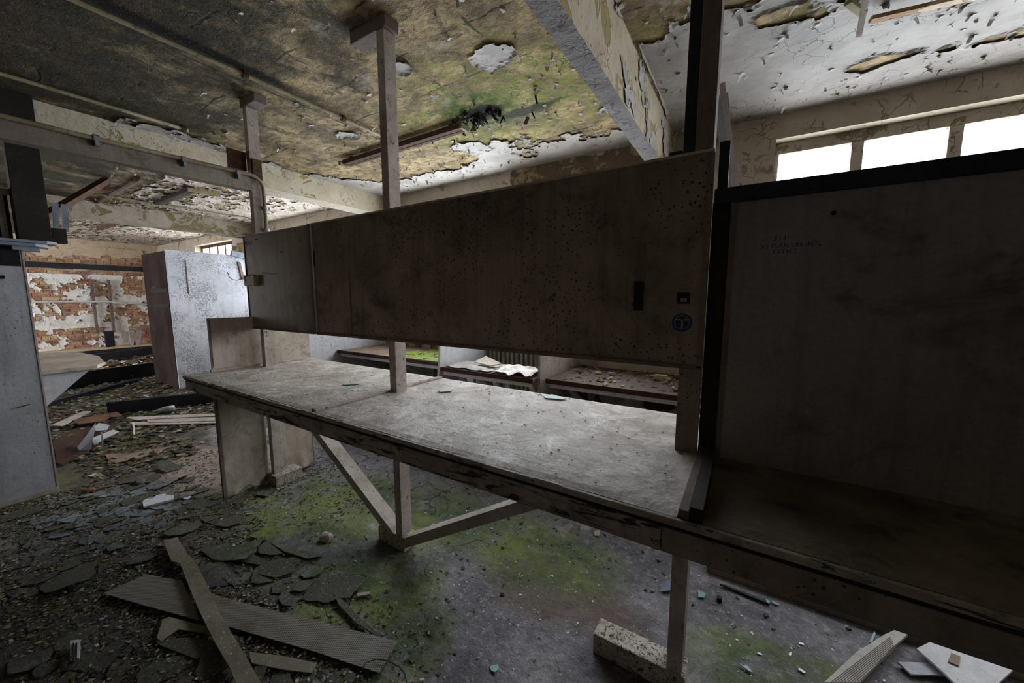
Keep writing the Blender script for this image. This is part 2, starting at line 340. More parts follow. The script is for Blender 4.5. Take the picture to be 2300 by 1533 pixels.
M['boardR'] = paint('grey_brown_board', (.20,.17,.165), (.28,.25,.25), 1.2, dirt=(.055,.038,.03), dirt_amt=.85, specks=.22, speck_sc=42, streak=.25, rough=.5)
M['darkbrown'] = paint('dark_brown_board', (.034,.024,.022), (.055,.041,.037), 2, spec=.04, rough=1, dirt=(.03,.02,.018), dirt_amt=.7)
M['screen'] = paint('stained_plywood_screen', (.42,.355,.29), (.56,.49,.42), 3, dirt=(.20,.14,.09), dirt_amt=.7, specks=.2, streak=.3)
M['white'] = paint('dusty_white_board', (.55,.55,.58), (.62,.62,.65), 2.5, dirt=(.32,.30,.29), dirt_amt=.4, specks=.45, speck_sc=55, streak=.2, speck_col=(.13,.12,.11))
M['whitebl'] = paint('grey_blue_board', (.40,.41,.45), (.48,.49,.54), 2.5, dirt=(.22,.21,.22), dirt_amt=.5, specks=.3, speck_sc=50, streak=.4)
M['trimblue'] = paint('dull_blue_grey_gloss', (.20,.23,.285), (.26,.295,.35), 4, dirt_amt=.3, rough=.35)
M['black'] = paint('black_steel', (.012,.013,.018), (.022,.022,.03), 5, dirt=(.05,.04,.03), dirt_amt=.3, rough=.45)
M['nearblack'] = paint('blackened_timber', (.016,.013,.011), (.028,.02,.017), 5, dirt_amt=.2, rough=.8)
M['rust'] = paint('rusty_steel', (.10,.045,.022), (.055,.03,.02), 10, dirt=(.20,.09,.03), dirt_amt=.6, rough=.8)
M['olive'] = paint('faded_olive_steel', (.28,.25,.13), (.34,.30,.17), 8, dirt=(.08,.05,.03), dirt_amt=.6)
M['pipe'] = paint('painted_conduit', (.34,.28,.18), (.24,.19,.12), 8, dirt=(.06,.04,.03), dirt_amt=.8)
M['steel'] = paint('dull_galvanised', (.20,.20,.21), (.30,.30,.31), 12, dirt=(.06,.05,.05), dirt_amt=.4, rough=.4, spec=.6)
M['frame'] = mat_concrete_paint('old_window_frame_paint', (.40,.36,.30), (.33,.29,.24), (.20,.16,.11), .56, 9)
M['brown'] = paint('brown_worktop', (.22,.15,.11), (.28,.20,.15), 4, dirt=(.10,.08,.05), dirt_amt=.5)
M['browndk'] = paint('dark_brown_worktop', (.09,.06,.042), (.13,.09,.065), 4, dirt=(.05,.035,.025), dirt_amt=.6)
M['darkred'] = paint('dark_red_edge', (.045,.018,.014), (.07,.028,.02), 6, dirt_amt=.4)
M['moss'] = paint('bright_moss', (.17,.24,.02), (.26,.33,.035), 9, dirt=(.09,.12,.03), dirt_amt=.5, bump=.01)
M['iron'] = paint('old_cream_radiator', (.42,.38,.31), (.34,.30,.24), 12, dirt=(.10,.07,.05), dirt_amt=.7)
M['tile'] = mat_chip('broken_floor_covering', [(.055,.060,.048),(.085,.085,.065),(.07,.085,.075),(.045,.042,.036),(.12,.115,.095),(.10,.105,.10)], .7, .25, True)
M['litter'] = mat_chip('rubble_litter', [(.14,.10,.07),(.055,.038,.028),(.28,.22,.165),(.03,.025,.02),(.09,.085,.045),(.17,.12,.085)], .9)
M['flake'] = mat_chip('paint_flakes', [(.50,.47,.38),(.36,.31,.20),(.42,.42,.42),(.20,.24,.22),(.28,.22,.13)], .8)
M['flake2'] = mat_chip('cream_plaster_crumbs', [(.42,.35,.24),(.34,.26,.16),(.50,.45,.36),(.25,.18,.11)], .9)
M['chipgreen'] = mat_chip('mossy_litter', [(.10,.12,.03),(.15,.15,.05),(.07,.075,.03),(.19,.17,.10)], .9)
M['glassbits'] = mat_chip('pale_glass_crumbs', [(.75,.80,.82),(.55,.66,.66),(.62,.62,.60)], .25, .6)
M['shard'] = paint('blue_green_glass_shard', (.20,.36,.36), (.28,.44,.44), 9, dirt=(.12,.15,.15), dirt_amt=.4, rough=.55, spec=.4)
M['shardbl'] = paint('dusty_blue_glass', (.09,.11,.19), (.14,.17,.26), 9, dirt=(.25,.25,.27), dirt_amt=.3, rough=.25, spec=.6)
M['cream'] = paint('cream_plastic', (.48,.42,.30), (.42,.36,.25), 8, dirt=(.15,.11,.07), dirt_amt=.6)
M['wire'] = paint('brown_wire', (.06,.04,.035), (.08,.05,.04), 8)
M['polyst'] = paint('white_foam_tile', (.72,.74,.80), (.66,.68,.74), 8, dirt=(.4,.4,.4), dirt_amt=.2)
M['plank'] = paint('weathered_lino_plank', (.19,.165,.125), (.26,.235,.18), 4, dirt=(.10,.085,.05), dirt_amt=.6, specks=.35, speck_sc=70, speck_col=(.5,.47,.36))
M['redbrown'] = paint('splintered_red_brown_wood', (.11,.05,.03), (.19,.095,.05), 10, dirt=(.05,.025,.02), dirt_amt=.5)
M['hole'] = paint('dark_recess', (.006,.006,.006), (.010,.009,.009), 5, dirt_amt=0)
M['blue'] = paint('blue_sticker', (.015,.04,.13), (.02,.05,.16), 8, dirt=(.02,.03,.06), dirt_amt=.3)
M['yellow'] = paint('faded_yellow_print', (.36,.33,.05), (.42,.38,.07), 8, dirt=(.15,.14,.05), dirt_amt=.3)
M['tape'] = paint('grey_label_tape', (.24,.225,.215), (.28,.265,.25), 8, dirt_amt=.3)
M['ink'] = paint('blue_black_ink', (.014,.018,.035), (.02,.025,.045), 8, dirt_amt=.1)
def mat_glass():
    s = NT('dirty_window_glass'); t = s.n('ShaderNodeBsdfTransparent'); t.inputs[0].default_value = (.93,.96,.97,1)
    g = s.n('ShaderNodeBsdfGlossy'); g.inputs['Roughness'].default_value = .05; mx = s.n('ShaderNodeMixShader')
    fr = s.n('ShaderNodeFresnel'); g2 = s.n('ShaderNodeNewGeometry'); s.l(s.math('MULTIPLY', fr.outputs[0], s.math('SUBTRACT', 1, g2.outputs['Backfacing'])), mx.inputs[0]); s.l(t.outputs[0], mx.inputs[1]); s.l(g.outputs[0], mx.inputs[2]); s.l(mx.outputs[0], s.out.inputs[0]); return s.m
M['glass'] = mat_glass()
def mat_benchtop(name, k):
    s = NT(name)
    col = s.mix(s.step(s.noise(3, 7, .65, .5), .35, .65), tuple(c*k for c in (.32,.265,.235)), tuple(c*k for c in (.55,.50,.465)))
    col = s.mix(s.math('MULTIPLY', s.step(s.noise(13, 9, .85, .6), .46, .62), .8), col, tuple(c*k for c in (.22,.18,.15)))
    col = s.mix(s.math('MULTIPLY', s.step(s.noise(55, 4, .8), .58, .66), .6), col, (.66*k,.64*k,.62*k))
    col = s.mix(s.math('MULTIPLY', s.step(s.noise(5, 9, .8, .8, loc=(9,4,1)), .52, .66), .7), col, (.74*k,.72*k,.71*k))
    e = s.step(s.noise(9, 7, .75, 1, loc=(6,1,1)), .66, .7); col = s.mix(e, col, (.08,.06,.05))
    h = s.math('ADD', s.noise(30, 6, .8), s.noise(7, 5, .6))
    return s.bsdf(col, s.math('ADD', .45, s.math('MULTIPLY', s.noise(8, 4, .6), .4)), h, .004, .4)
M['benchtop'] = mat_benchtop('dusty_bench_top', 1.0)
M['benchtopC'] = paint('brown_bench_top', (.10,.08,.06), (.25,.205,.155), 2.5, dirt=(.025,.02,.015), dirt_amt=.85)
def mat_mesh():
    s = NT('ribbed_diffuser_sheet'); v = s.scale(s.pos, (1,1,1), rot=(0,0,.28))
    o = s.sep(v); k_ = 2*math.pi/.0125
    c = s.math('MULTIPLY', s.math('SINE', s.math('MULTIPLY', o[0], k_)), s.math('SINE', s.math('MULTIPLY', o[1], k_))); pat = s.step(c, -.1, .35)
    col = s.mix(pat, (.24,.225,.195), (.09,.085,.07))
    col = s.mix(s.math('MULTIPLY', s.step(s.noise(6, 6, .7, .4), .5, .68), .8), col, (.15,.10,.045))
    col = s.mix(s.math('MULTIPLY', s.step(s.noise(3.2, 4, .6, loc=(4,1,0)), .60, .70), .85), col, (.24,.095,.03))
    col = s.mix(s.step(s.noise(40, 4, .7), .68, .72), col, (.5,.46,.36))
    return s.bsdf(col, .5, s.math('MULTIPLY', pat, -1), .004, .4)
M['mesh'] = mat_mesh()

# ------------------------------------------------------------------ sheet of peeling paint with ragged real edges (marching squares on a grid)
def fbm(u, v, sc, octs, seed, rough=.6):
    r = 0; a = 1; t = 0
    for i in range(octs):
        r += a*mnoise.noise(Vector((u*sc+seed, v*sc-seed, seed*.7+i*3.1))); t += a; a *= rough; sc *= 2.1
    return r/t
def peel_sheet(name, u0, u1, v0, v1, cell, func, to3d, nrm, mat, parent=None, curl=.02, thick=.003, **kw):
    nu, nv = int((u1-u0)/cell)+1, int((v1-v0)/cell)+1
    val = np.zeros((nu+1, nv+1))
    for i in range(nu+1):
        for j in range(nv+1): val[i, j] = func(u0+i*cell, v0+j*cell)
    verts = []; faces = []; cache = {}
    nrm = Vector(nrm)
    def point(u, v, a):
        c = thick + curl*math.exp(-max(a, 0)/.035)*(.35+.9*abs(mnoise.noise(Vector((u*7, v*7, 3.3)))))
        return to3d(u, v)+nrm*c
    def vid(k, u, v, a):
        if k not in cache: cache[k] = len(verts); verts.append(point(u, v, a))
        return cache[k]
    for i in range(nu):
        for j in range(nv):
            cs = [(i, j), (i+1, j), (i+1, j+1), (i, j+1)]; a = [val[c] for c in cs]
            if max(a) <= 0: continue
            poly = []
            for k in range(4):
                c, d = cs[k], cs[(k+1) % 4]; va, vb = a[k], a[(k+1) % 4]
                if va > 0: poly.append(vid(c, u0+c[0]*cell, v0+c[1]*cell, va))
                if (va > 0) != (vb > 0):
                    t = va/(va-vb); key = (min(c, d), max(c, d))
                    poly.append(vid(key, u0+(c[0]+(d[0]-c[0])*t)*cell, v0+(c[1]+(d[1]-c[1])*t)*cell, 0))
            if len(poly) > 2: faces.append(poly)
    mb = MB(); mb.v = verts; mb.f = faces; mb.m = [0]*len(faces)
    return mb.build(name, mat, parent, fix=False, **kw) if faces else None

# ================================================================== SETTING
XL, XR, YB = -14.0, 3.4, -3.2
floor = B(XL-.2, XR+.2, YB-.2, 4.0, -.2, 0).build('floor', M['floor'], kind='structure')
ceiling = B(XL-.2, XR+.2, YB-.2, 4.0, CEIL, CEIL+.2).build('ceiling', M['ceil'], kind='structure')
B(XR, XR+.2, YB, 4.0, 0, CEIL).build('wall_right', M['wallpaint'], kind='structure')
mb = MB(); mb.box(XL, XR, YB-.2, YB, 0, FZ0); mb.box(XL, XR, YB-.2, YB, FZ1, CEIL); cur = XL
for a, b in FILL_WINS: mb.box(cur, a, YB-.2, YB, FZ0, FZ1); cur = b
mb.box(cur, XR, YB-.2, YB, FZ0, FZ1)
mb.build('wall_front', M['wallpaint'], kind='structure')
# window wall: y = WY..4.0, openings WINS
mb = MB(); xs = sorted(WINS); mb.box(XL, XR, WY, 4.0, 0, WZ0); mb.box(XL, XR, WY, 4.0, WZ1, CEIL)
cur = XL
for a, b in xs: mb.box(cur, a, WY, 4.0, WZ0, WZ1); cur = b
mb.box(cur, XR, WY, 4.0, WZ0, WZ1)
wall_back = mb.build('wall_back', M['wallpaint'], kind='structure')
# crusted patches on the window wall (right of centre, and the pier at the far left)
def patch(x0, x1, z0, z1, mat, y=WY, d=.012, nm='plaster_patch', seed=1):
    def f(u, v):
        e = min(u-x0, x1-u, v-z0, z1-v); return min(e*2.2, .25)+fbm(u, v, 7, 4, seed)*.30-.02
    return peel_sheet(nm, x0, x1, z0, z1, .02, f, lambda u, v: Vector((u, y, v)), (0,-1,0), mat, wall_back, curl=.004, thick=d)
patch(-2.35, -.8, 2.5, 2.915, M['crust'], seed=4)
patch(-9.42, -8.3, 1.9, 2.6, M['crust'], seed=8)
def paint_right(u, v):
    return .09-fbm(u, v, 6, 4, 21)*.6-(.13 if v < 2.7 else -.2)*(1 if v < 2.68 else 1)
peel_sheet('bare_patch', -.15, .10, 2.30, 2.62, .01, lambda u, v: fbm(u, v, 16, 4, 21)-.10+.15*(u+.05), lambda u, v: Vector((u, WY, v)), (0,-1,0), M['purple'], wall_back, curl=.001, thick=.002)
# window frames, mullions, panes
def window(i, a, b, mull, fz1=2.66, thin=False):
    wd = .045 if thin else .07
    t = thing('window_%d' % i, None, None, ((a+b)/2, 3.86, WZ0), kind='structure')
    mat = M['rust'] if thin else M['frame']
    if thin:
        B(a, b, 3.85, 3.868, 2.67, WZ1).build('top_rail', mat, t); B(a, b, 3.85, 3.868, WZ0, WZ0+.05).build('bottom_rail', mat, t)
        ed = [a+.02]+mull+[b-.02]
        for m_ in ed: B(m_-.018, m_+.018, 3.85, 3.868, WZ0+.05, 2.67).build('mullion', mat, t)
        for k in range(len(ed)-1): B(ed[k], ed[k+1], 3.857, 3.861, WZ0+.04, 2.68).build('pane', M['glass'], t)
        return t
    B(a, b, 3.83, 3.90, fz1, WZ1, bev=.006).build('top_rail', mat, t); B(a, b, 3.83, 3.90, WZ0, WZ0+.06, bev=.006).build('bottom_rail', mat, t)
    edges = [a]+mull+[b]
    B(a, a+.03, 3.83, 3.90, WZ0+.06, fz1, bev=.004).build('jamb', mat, t); B(b-.03, b, 3.83, 3.90, WZ0+.06, fz1, bev=.004).build('jamb', mat, t)
    for m_ in mull: B(m_-wd/2, m_+wd/2, 3.83, 3.90, WZ0+.06, fz1, bev=.006).build('mullion', mat, t)
    B(a, b, 3.845, 3.885, 2.03, 2.07).build('transom', mat, t)
    for k in range(len(edges)-1):
        B(edges[k]+.01, edges[k+1]-.01, 3.862, 3.866, WZ0+.05, fz1+.01).build('pane', M['glass'], t)
    return t
window(1, WINS[0][0], WINS[0][1], [.63, 1.127, 1.65, 2.16, 2.68], 2.645)
window(2, WINS[1][0], WINS[1][1], [-3.6, -3.05, -2.5, -1.95, -1.45])
window(3, WINS[2][0], WINS[2][1], [-7.2, -6.7, -6.2, -5.7, -5.2])
window(4, WINS[3][0], WINS[3][1], [-10.95, -10.5, -10.1, -9.75], 2.62, True)
for i, (a, b) in enumerate(WINS):   # sills
    B(a-.03, b+.03, 3.69, 3.83, WZ0-.03, WZ0+.005, bev=.006).build('trim_%d' % (i+1), M['frame'], kind='structure')

# concrete beams under the ceiling
def cbeam(i, x0, x1, z0, mats, y0=YB, tilt=0):
    bm = MB(); n = 60; ys = [y0+(WY-y0)*k/n for k in range(n+1)]
    vs = []; 
    for k, y in enumerate(ys):
        j = lambda s: .006*mnoise.noise(Vector((y*5, s, i)))
        vs += [(x0+j(1), y, CEIL), (x0+j(2), y, z0+j(3)), (x1+j(4), y, z0+j(5)), (x1+j(6), y, CEIL)]
    fs = []; ms = []
    for k in range(n):
        for q in range(3): fs.append([k*4+q, k*4+q+1, k*4+4+q+1, k*4+4+q]); ms.append(1 if q == 1 else 0)
    bm.add(vs, fs); bm.m = ms
    return bm.build('beam', mats, ceiling, label=['grey-bottomed cream beam', 'cream painted beam', 'olive flaking beam'][i])
cbeam(0, -.733, -.628, 2.54, [M['beam'], M['soffit']])
cbeam(1, -4.72, -4.45, 2.665, [M['beam'], M['beam']])
cbeam(2, -8.55, -8.3, 2.655, [M['beamdark'], M['beamdark']])
# loose paint lifting on the big beam's side
peel_sheet('beam_paint', .9, 3.7, 2.545, 2.914, .012, lambda u, v: fbm(u, v, 4, 6, 61)-.10, lambda u, v: Vector((-.628, u, v)), (1,0,0), M['peel'], ceiling, curl=.010)

# peeling paint on the ceiling: more of it towards the windows and on the right
def cfun(x, y):
    if y > 3.66 and x > -.62: return .4
    n = fbm(x, y, 2.0, 7, 5, .70)
    if x > -.6:
        b = .30+.10*(y-2.2)
        if y < 2.0: b -= .28*(2.0-y)
        # bare patches seen in the photograph
        for (cx_, cy_, rx, ry) in [(.62,2.50,.62,.16),(1.15,2.63,.4,.12),(-.05,2.10,.22,.16),(.55,3.22,.34,.10),(1.1,3.3,.34,.09),(-.45,1.9,.35,.55),(.05,2.45,.12,.07)]:
            d = math.hypot((x-cx_)/rx, (y-cy_)/ry); b -= max(0, 1.25-d)*.55
        for (cx_, cy_, rx, ry) in [(-.25,2.35,.15,.10)]:
            d = math.hypot((x-cx_)/rx, (y-cy_)/ry); b += max(0, 1.2-d)*.6
    elif x > -4.45:
        b = -.36+.95*max(0, (y-2.86))+.9*max(0, -3.85-x)*(1 if y > 1.0 else 0)
        for (cx_, cy_, rx, ry, a) in [(-1.35,1.95,.28,.14,.5),(-3.1,2.15,.3,.16,.4),(-1.9,1.75,.12,.08,.5),(-1.1,1.35,.15,.1,.3),(-1.0,2.9,.2,.14,.5),(-1.0,2.2,.2,.12,.35),(-2.4,2.9,.5,.2,.3),(-3.6,1.6,.3,.12,.35)]:
            d = math.hypot((x-cx_)/rx, (y-cy_)/ry); b += max(0, 1.2-d)*a
        L = (-1.8, 2.45); d = math.hypot(x-L[0], y-L[1]); b -= max(0, .45-d)
        if y < 2: b -= .12*(2-y)
    else: b = -.02+.12*(y-2)
    return b+n*.95
peel_sheet('ceiling_paint', -4.45, -.70, .7, 3.72, .016, cfun, lambda u, v: Vector((u, v, CEIL)), (0,0,-1), M['peel'], ceiling, curl=.020)
peel_sheet('ceiling_paint', -.63, 1.7, .7, 3.72, .016, cfun, lambda u, v: Vector((u, v, CEIL)), (0,0,-1), M['peeldim'], ceiling, curl=.020)
peel_sheet('ceiling_paint', -13.9, -4.7, 1.2, 3.72, .035, lambda x, y: .04+fbm(x*.7, y*2.4, 4.5, 5, 9, .8)*.9+.08*(y-2.2)-(.25 if y < 1.7 else 0), lambda u, v: Vector((u, v, CEIL)), (0,0,-1), M['peelfar'], ceiling, curl=.018)
# hanging curls of paint
def curls(name, n, xr, yr, mat, parent, smin, smax, seed, dens=lambda x, y: 1):
    r = random.Random(seed); mb = MB()
    while n > 0:
        x, y = r.uniform(*xr), r.uniform(*yr)
        if r.random() > dens(x, y): continue
        n -= 1; s_ = r.uniform(smin, smax); a = r.uniform(0, 6.28); d = Vector((math.cos(a), math.sin(a), 0)); e = Vector((-d.y, d.x, 0))
        p = Vector((x, y, CEIL-.004)); w_ = s_*r.uniform(.4, 1); dr = r.uniform(.2, .9)*s_
        rows = []
        for k in range(4):
            t = k/3; c = p+d*s_*(t-.25*t*t)+Vector((0, 0, -dr*t*t)); ww = w_*(1-.55*t)*(.8+.4*r.random())
            rows += [c-e*ww*r.uniform(.35, .6), c+e*ww*r.uniform(.35, .6)]
        mb.add(rows, [(2*k, 2*k+1, 2*k+3, 2*k+2) for k in range(3)])
    return mb.build(name, mat, parent, kind='stuff', fix=False)
curls('paint_curls', 700, (-4.4, 1.6), (1.0, 3.7), M['peel'], ceiling, .015, .05, 3, lambda x, y: .25+.25*max(0, y-1.6))
curls('paint_curls', 2600, (-13.5, -4.8), (1.3, 3.7), M['peelfar'], ceiling, .012, .045, 4, lambda x, y: .9 if mnoise.noise(Vector((x*.6, y*2, 1))) > -.2 else .2)

# ---- far brick wall (x = -14) with separate bricks
wall_left = B(XL-.2, XL, YB, 4.0, 0, CEIL).build('wall_left', M['mortar'], kind='structure')
def brick_mesh(L, hh, seed):
    r = random.Random(seed); bm = bmesh.new(); bmesh.ops.create_cube(bm, size=1)
    for v in bm.verts:
        v.co = Vector((v.co.x*.03, v.co.y*L+r.uniform(-.004, .004), v.co.z*hh+r.uniform(-.003, .003)))
        if v.co.x > 0: v.co.x += r.uniform(-.004, .002)
    bmesh.ops.bevel(bm, geom=[e for e in bm.edges if all(v.co.x > 0 for v in e.verts)], offset=.008, segments=1, affect='EDGES')
    me = bpy.data.meshes.new('brick'); bm.to_mesh(me); bm.free(); me.materials.append(M['brick']); return me
CH = .092; SL = .27; HL = .13
SM = [brick_mesh(SL-.016, CH-.016, i) for i in range(5)]; HM = [brick_mesh(HL-.016, CH-.016, 10+i) for i in range(4)]
r = random.Random(5); rest = MB(); nb = 0
wl = wloc(wall_left); course = 0; z = .03
while z < 2.62:
    hd = course % 4 == 1; Lx = HL if hd else SL; y = .9-(course % 2)*Lx/2
    while y < 3.70:
        yc = y+Lx/2; zc = z+CH/2
        vis = 1.42 < yc < 3.38 and .55 < zc < 2.62 and not (2.17 < zc < 2.34)
        if yc+Lx/2 < 3.72:
            if vis and nb < 296:
                o = bpy.data.objects.new('brick', (HM if hd else SM)[r.randrange(4)]); C.objects.link(o); o.parent = wall_left
                o.location = Vector((XL+.005+r.uniform(-.004, .006), yc, zc))-wl; nb += 1
            else: rest.box(XL-.01, XL+.018+r.uniform(-.003, .005), yc-Lx/2+.008, yc+Lx/2-.008, zc-CH/2+.008, zc+CH/2-.008)
        y += Lx
    z += CH; course += 1
rest.build('brickwork', M['brick'], wall_left, kind='stuff')
# plaster above, flaking white paint below
def bp(u, v):
    n = fbm(u, v, 2.6, 6, 31, .7)
    if v > 2.40: return .5+n*.3 if v > 2.62 else (v-2.50)*3+n*.9
    if v > 2.05: return -.22+n*.9
    return .13+n*1.25+.16*max(-1, min(1, fbm(u, v, 1.1, 2, 57)*4))-(.25 if v < .75 else 0)-(.12 if (u > 2.95) else 0)
peel_sheet('wall_paint', 1.2, 3.72, .05, 2.36, .02, bp, lambda u, v: Vector((XL+.024, u, v)), (1,0,0), M['brickpaint'], wall_left, curl=.020)
peel_sheet('wall_plaster', 1.0, 3.72, 2.36, 2.914, .02, bp, lambda u, v: Vector((XL+.026, u, v)), (1,0,0), M['plaster'], wall_left, curl=.010)
B(XL+.03, XL+.06, 2.6, 3.4, 2.62, 2.75).build('ledge', M['plaster'], wall_left)

# rail, battens, conduit and brackets on the brick wall
def onwall(n, label, cat, mbs, mat): return mbs.build(n, mat, label=label, cat=cat)
p0, p1 = at(50, 589, x=-13.9), at(335, 606, x=-13.9)
onwall('wall_rail', 'long black horizontal rail fixed across the far brick wall', 'rail', MB().bar((-13.92, 1.0, 2.245), (-13.92, 3.72, 2.245), .05, .125), M['black'])
onwall('wall_batten', 'thin vertical wooden batten on the brick wall, the left one of two', 'batten', MB().bar(at(204, 628, x=-13.9), at(219, 748, x=-13.9), .05, .06, (1,0,0)), M['timberdk'])
onwall('wall_batten', 'thin vertical wooden batten on the brick wall, the right one of two', 'batten', MB().bar(at(243, 628, x=-13.9), at(256, 746, x=-13.9), .05, .06, (1,0,0)), M['timberdk'])
cd = MB().tube([at(60, 678, x=-13.85), at(240, 677, x=-13.82), at(300, 681, x=-13.83), at(345, 686, x=-13.83)], .02, 8); cd.tube([at(255, 680, x=-13.8), at(345, 683, x=-13.78)], .014, 6)
onwall('conduit_pipe', 'pale horizontal conduit running across the far brick wall', 'pipe', cd, M['white'])
onwall('wall_bracket', 'short black upright bracket at the foot of the brick wall', 'bracket', MB().bar(at(244, 743, x=-13.75), at(250, 792, x=-13.75), .16, .08, (1,0,0)), M['black'])
t = MB().bar(at(294, 738, x=-13.7), at(300, 782, x=-13.7), .09, .05, (1,0,0)).bar(at(312, 740, x=-13.7), at(306, 778, x=-13.7), .12, .05, (1,0,0)).bar(at(290, 738, x=-13.7), at(316, 740, x=-13.7), .05, .05)
onwall('steel_bracket', 'broken wooden bracket hanging near the foot of the brick wall', 'bracket', t, M['timber'])
t = MB().box(XL, XL+.42, 1.3, 3.7, .19, .235, bev=.01)
onwall('ledge', 'low pale ledge running along the foot of the brick wall', 'shelf', t, M['plaster'])

# ================================================================== POSTS AND FRAME
# ================================================================== BENCH
bench = thing('work_bench', 'long dusty timber bench with thick front edge running under the hanging boards', 'bench', (-1.2, 1.4, 0))
bench_ = bench
PY0, PY1 = 1.392, 1.468
def post(x0, x1, label, mat, foot, head):
    t = thing('timber_post', label, 'post', ((x0+x1)/2, 1.43, 0))
    B(x0, x1, PY0, PY1, .09 if foot else 0, CEIL-(.06 if head else .002), bev=.003).build('upright', mat, t)
    if foot: B(*foot, bev=.006).build('foot_block', M['block'], t)
    if head: B(*head, bev=.004).build('head_block', M['timberdk'], t)
    return t
post(-3.172, -3.122, 'dusty timber post carrying the bent conduit pipe at the bench end', M['timber'], (-3.21, -3.06, 1.37, 1.58, 0, .09), (-3.19, -2.98, 1.385, 1.47, CEIL-.06, CEIL-.001))
p2 = post(-1.695, -1.641, 'dusty timber post through the middle of the bench with two diagonal braces', M['timber'], (-1.85, -1.62, 1.385, 1.475, 0, .09), (-1.90, -1.62, 1.385, 1.475, CEIL-.06, CEIL-.001))
p3 = post(-.172, -.118, 'right-hand timber post rising from the bench end to the ceiling', M['timberdk'], (-.46, -.105, 1.38, 1.475, 0, .09), None)
# pale lower half of the right post
B(-.172, -.118, 1.386, 1.392, .09, .88).build('face_board', M['timber'], p3)
B(-.182, -.112, 1.374, 1.391, BT, 1.262).build('face_board', M['board2'], p3)
# braces under the bench (parts of the middle post's frame)
MB().bar((-1.70, 1.43, .05), (-2.98, 1.43, .87), .085, .055, (0,0,1)).build('brace', M['timber'], p2)
MB().bar((-1.635, 1.43, .05), (-.30, 1.43, .85), .085, .055, (0,0,1)).build('brace', M['timber'], p2)
B(-3.11, -1.70, 1.39, 1.47, .885, .925).build('bearer', M['timber'], bench_); B(-1.635, -.18, 1.39, 1.47, .885, .925).build('bearer', M['timber'], bench_)
# steel channel beside the right post
B(-.208, -.174, 1.40, 1.46, 1.962, 2.86).build('steel_channel', M['black'], label='black steel channel standing against the right-hand timber post', cat='channel')
B(-.255, -.21, 1.40, 1.45, 1.96, 1.985, bev=.006).build('wood_block', M['black'], label='small black block lying on top of the mould-spotted board', cat='block')
# tie beam running from the first post toward the left
tb = thing('tie_beam', 'grey timber tie beam running from the conduit post to the left', 'beam', (-3.15, .7, 2.27))
MB().hexa([(-3.19,-.9,2.262),(-3.12,-.9,2.262),(-3.12,1.39,2.275),(-3.19,1.39,2.275),(-3.19,-.9,2.352),(-3.12,-.9,2.352),(-3.12,1.39,2.375),(-3.19,1.39,2.375)]).build('beam', M['board2'], tb)
B(-3.20, -3.175, 1.28, 1.392, 2.42, 2.55).build('gusset', M['rust'], tb); B(-3.12, -3.10, 1.40, 1.46, 2.36, 2.50).build('gusset', M['rust'], tb)
# conduit on the tie beam bending down the post
cp_ = thing('conduit_pipe', 'thin steel conduit along the tie beam bending down the left post', 'pipe', (-3.1, 1.4, 1.95))
pts = [(-3.10, -.9, 2.366), (-3.10, .55, 2.368), (-3.10, 1.0, 2.375), (-3.10, 1.30, 2.38)]
for k in range(7):
    a = k/6*math.pi/2; pts.append((-3.10, 1.34+.09*math.sin(a)+.03, 2.29+.09*math.cos(a)))
pts += [(-3.10, 1.46, 2.1), (-3.10, 1.46, 1.94)]
MB().tube(pts, .0125, 10).build('tube', M['pipe'], cp_, smooth=True)
for y_ in (.62, 1.0, 1.30): MB().tube([(-3.10, y_-.012, 2.372), (-3.10, y_+.012, 2.372)], .020, 10).box(-3.125, -3.085, y_-.008, y_+.008, 2.33, 2.36).build('saddle', M['steel'], cp_)
for z_ in (2.16, 2.0): MB().tube([(-3.10, 1.46, z_-.012), (-3.10, 1.46, z_+.012)], .020, 10).box(-3.122, -3.09, 1.47, 1.49, z_-.01, z_+.01).build('saddle', M['steel'], cp_)

def slab(x0, x1, mat, y0=.945, y1=1.825):   # top with slightly uneven surface and worn front nosing
    nx, ny = max(4, int((x1-x0)/.03)), 30; mb = MB(); vs = []
    for i in range(nx+1):
        for j in range(ny+1):
            x = x0+(x1-x0)*i/nx; y = y0+(y1-y0)*j/ny
            dz = .0016*mnoise.noise(Vector((x*6, y*6, 0)))-(.0035 if j in (0, ny) else 0)-.002*max(0, mnoise.noise(Vector((x*25, 3, 1))))*(1 if j < 2 else 0)
            vs.append((x, y+(.003*mnoise.noise(Vector((x*14, 1, 2))) if j == 0 else 0), BT+dz))
    n = len(vs); idx = lambda i, j: i*(ny+1)+j
    fs = [(idx(i, j), idx(i+1, j), idx(i+1, j+1), idx(i, j+1)) for i in range(nx) for j in range(ny)]
    vs += [(v[0], v[1], BT-.03) for v in vs]
    for i in range(nx): fs += [(idx(i, 0), idx(i, 0)+n, idx(i+1, 0)+n, idx(i+1, 0)), (idx(i, ny), idx(i+1, ny), idx(i+1, ny)+n, idx(i, ny)+n)]
    for j in range(ny): fs += [(idx(0, j), idx(0, j+1), idx(0, j+1)+n, idx(0, j)+n), (idx(nx, j), idx(nx, j)+n, idx(nx, j+1)+n, idx(nx, j+1))]
    fs += [(n+idx(0, 0), n+idx(0, ny), n+idx(nx, ny), n+idx(nx, 0))]
    mb.add(vs, fs); return mb.build('bench_top', mat, bench)
slab(-3.27, -1.72, M['benchtop']); slab(-1.69, -.112, M['benchtop']); slab(-.055, 1.9, M['benchtopC'])
B(-1.722, -1.709, .95, 1.82, BT-.03, BT+.009, bev=.003).build('seam_strip', M['timber'], bench); B(-1.702, -1.688, .95, 1.82, BT-.03, BT+.009, bev=.003).build('seam_strip', M['timber'], bench)
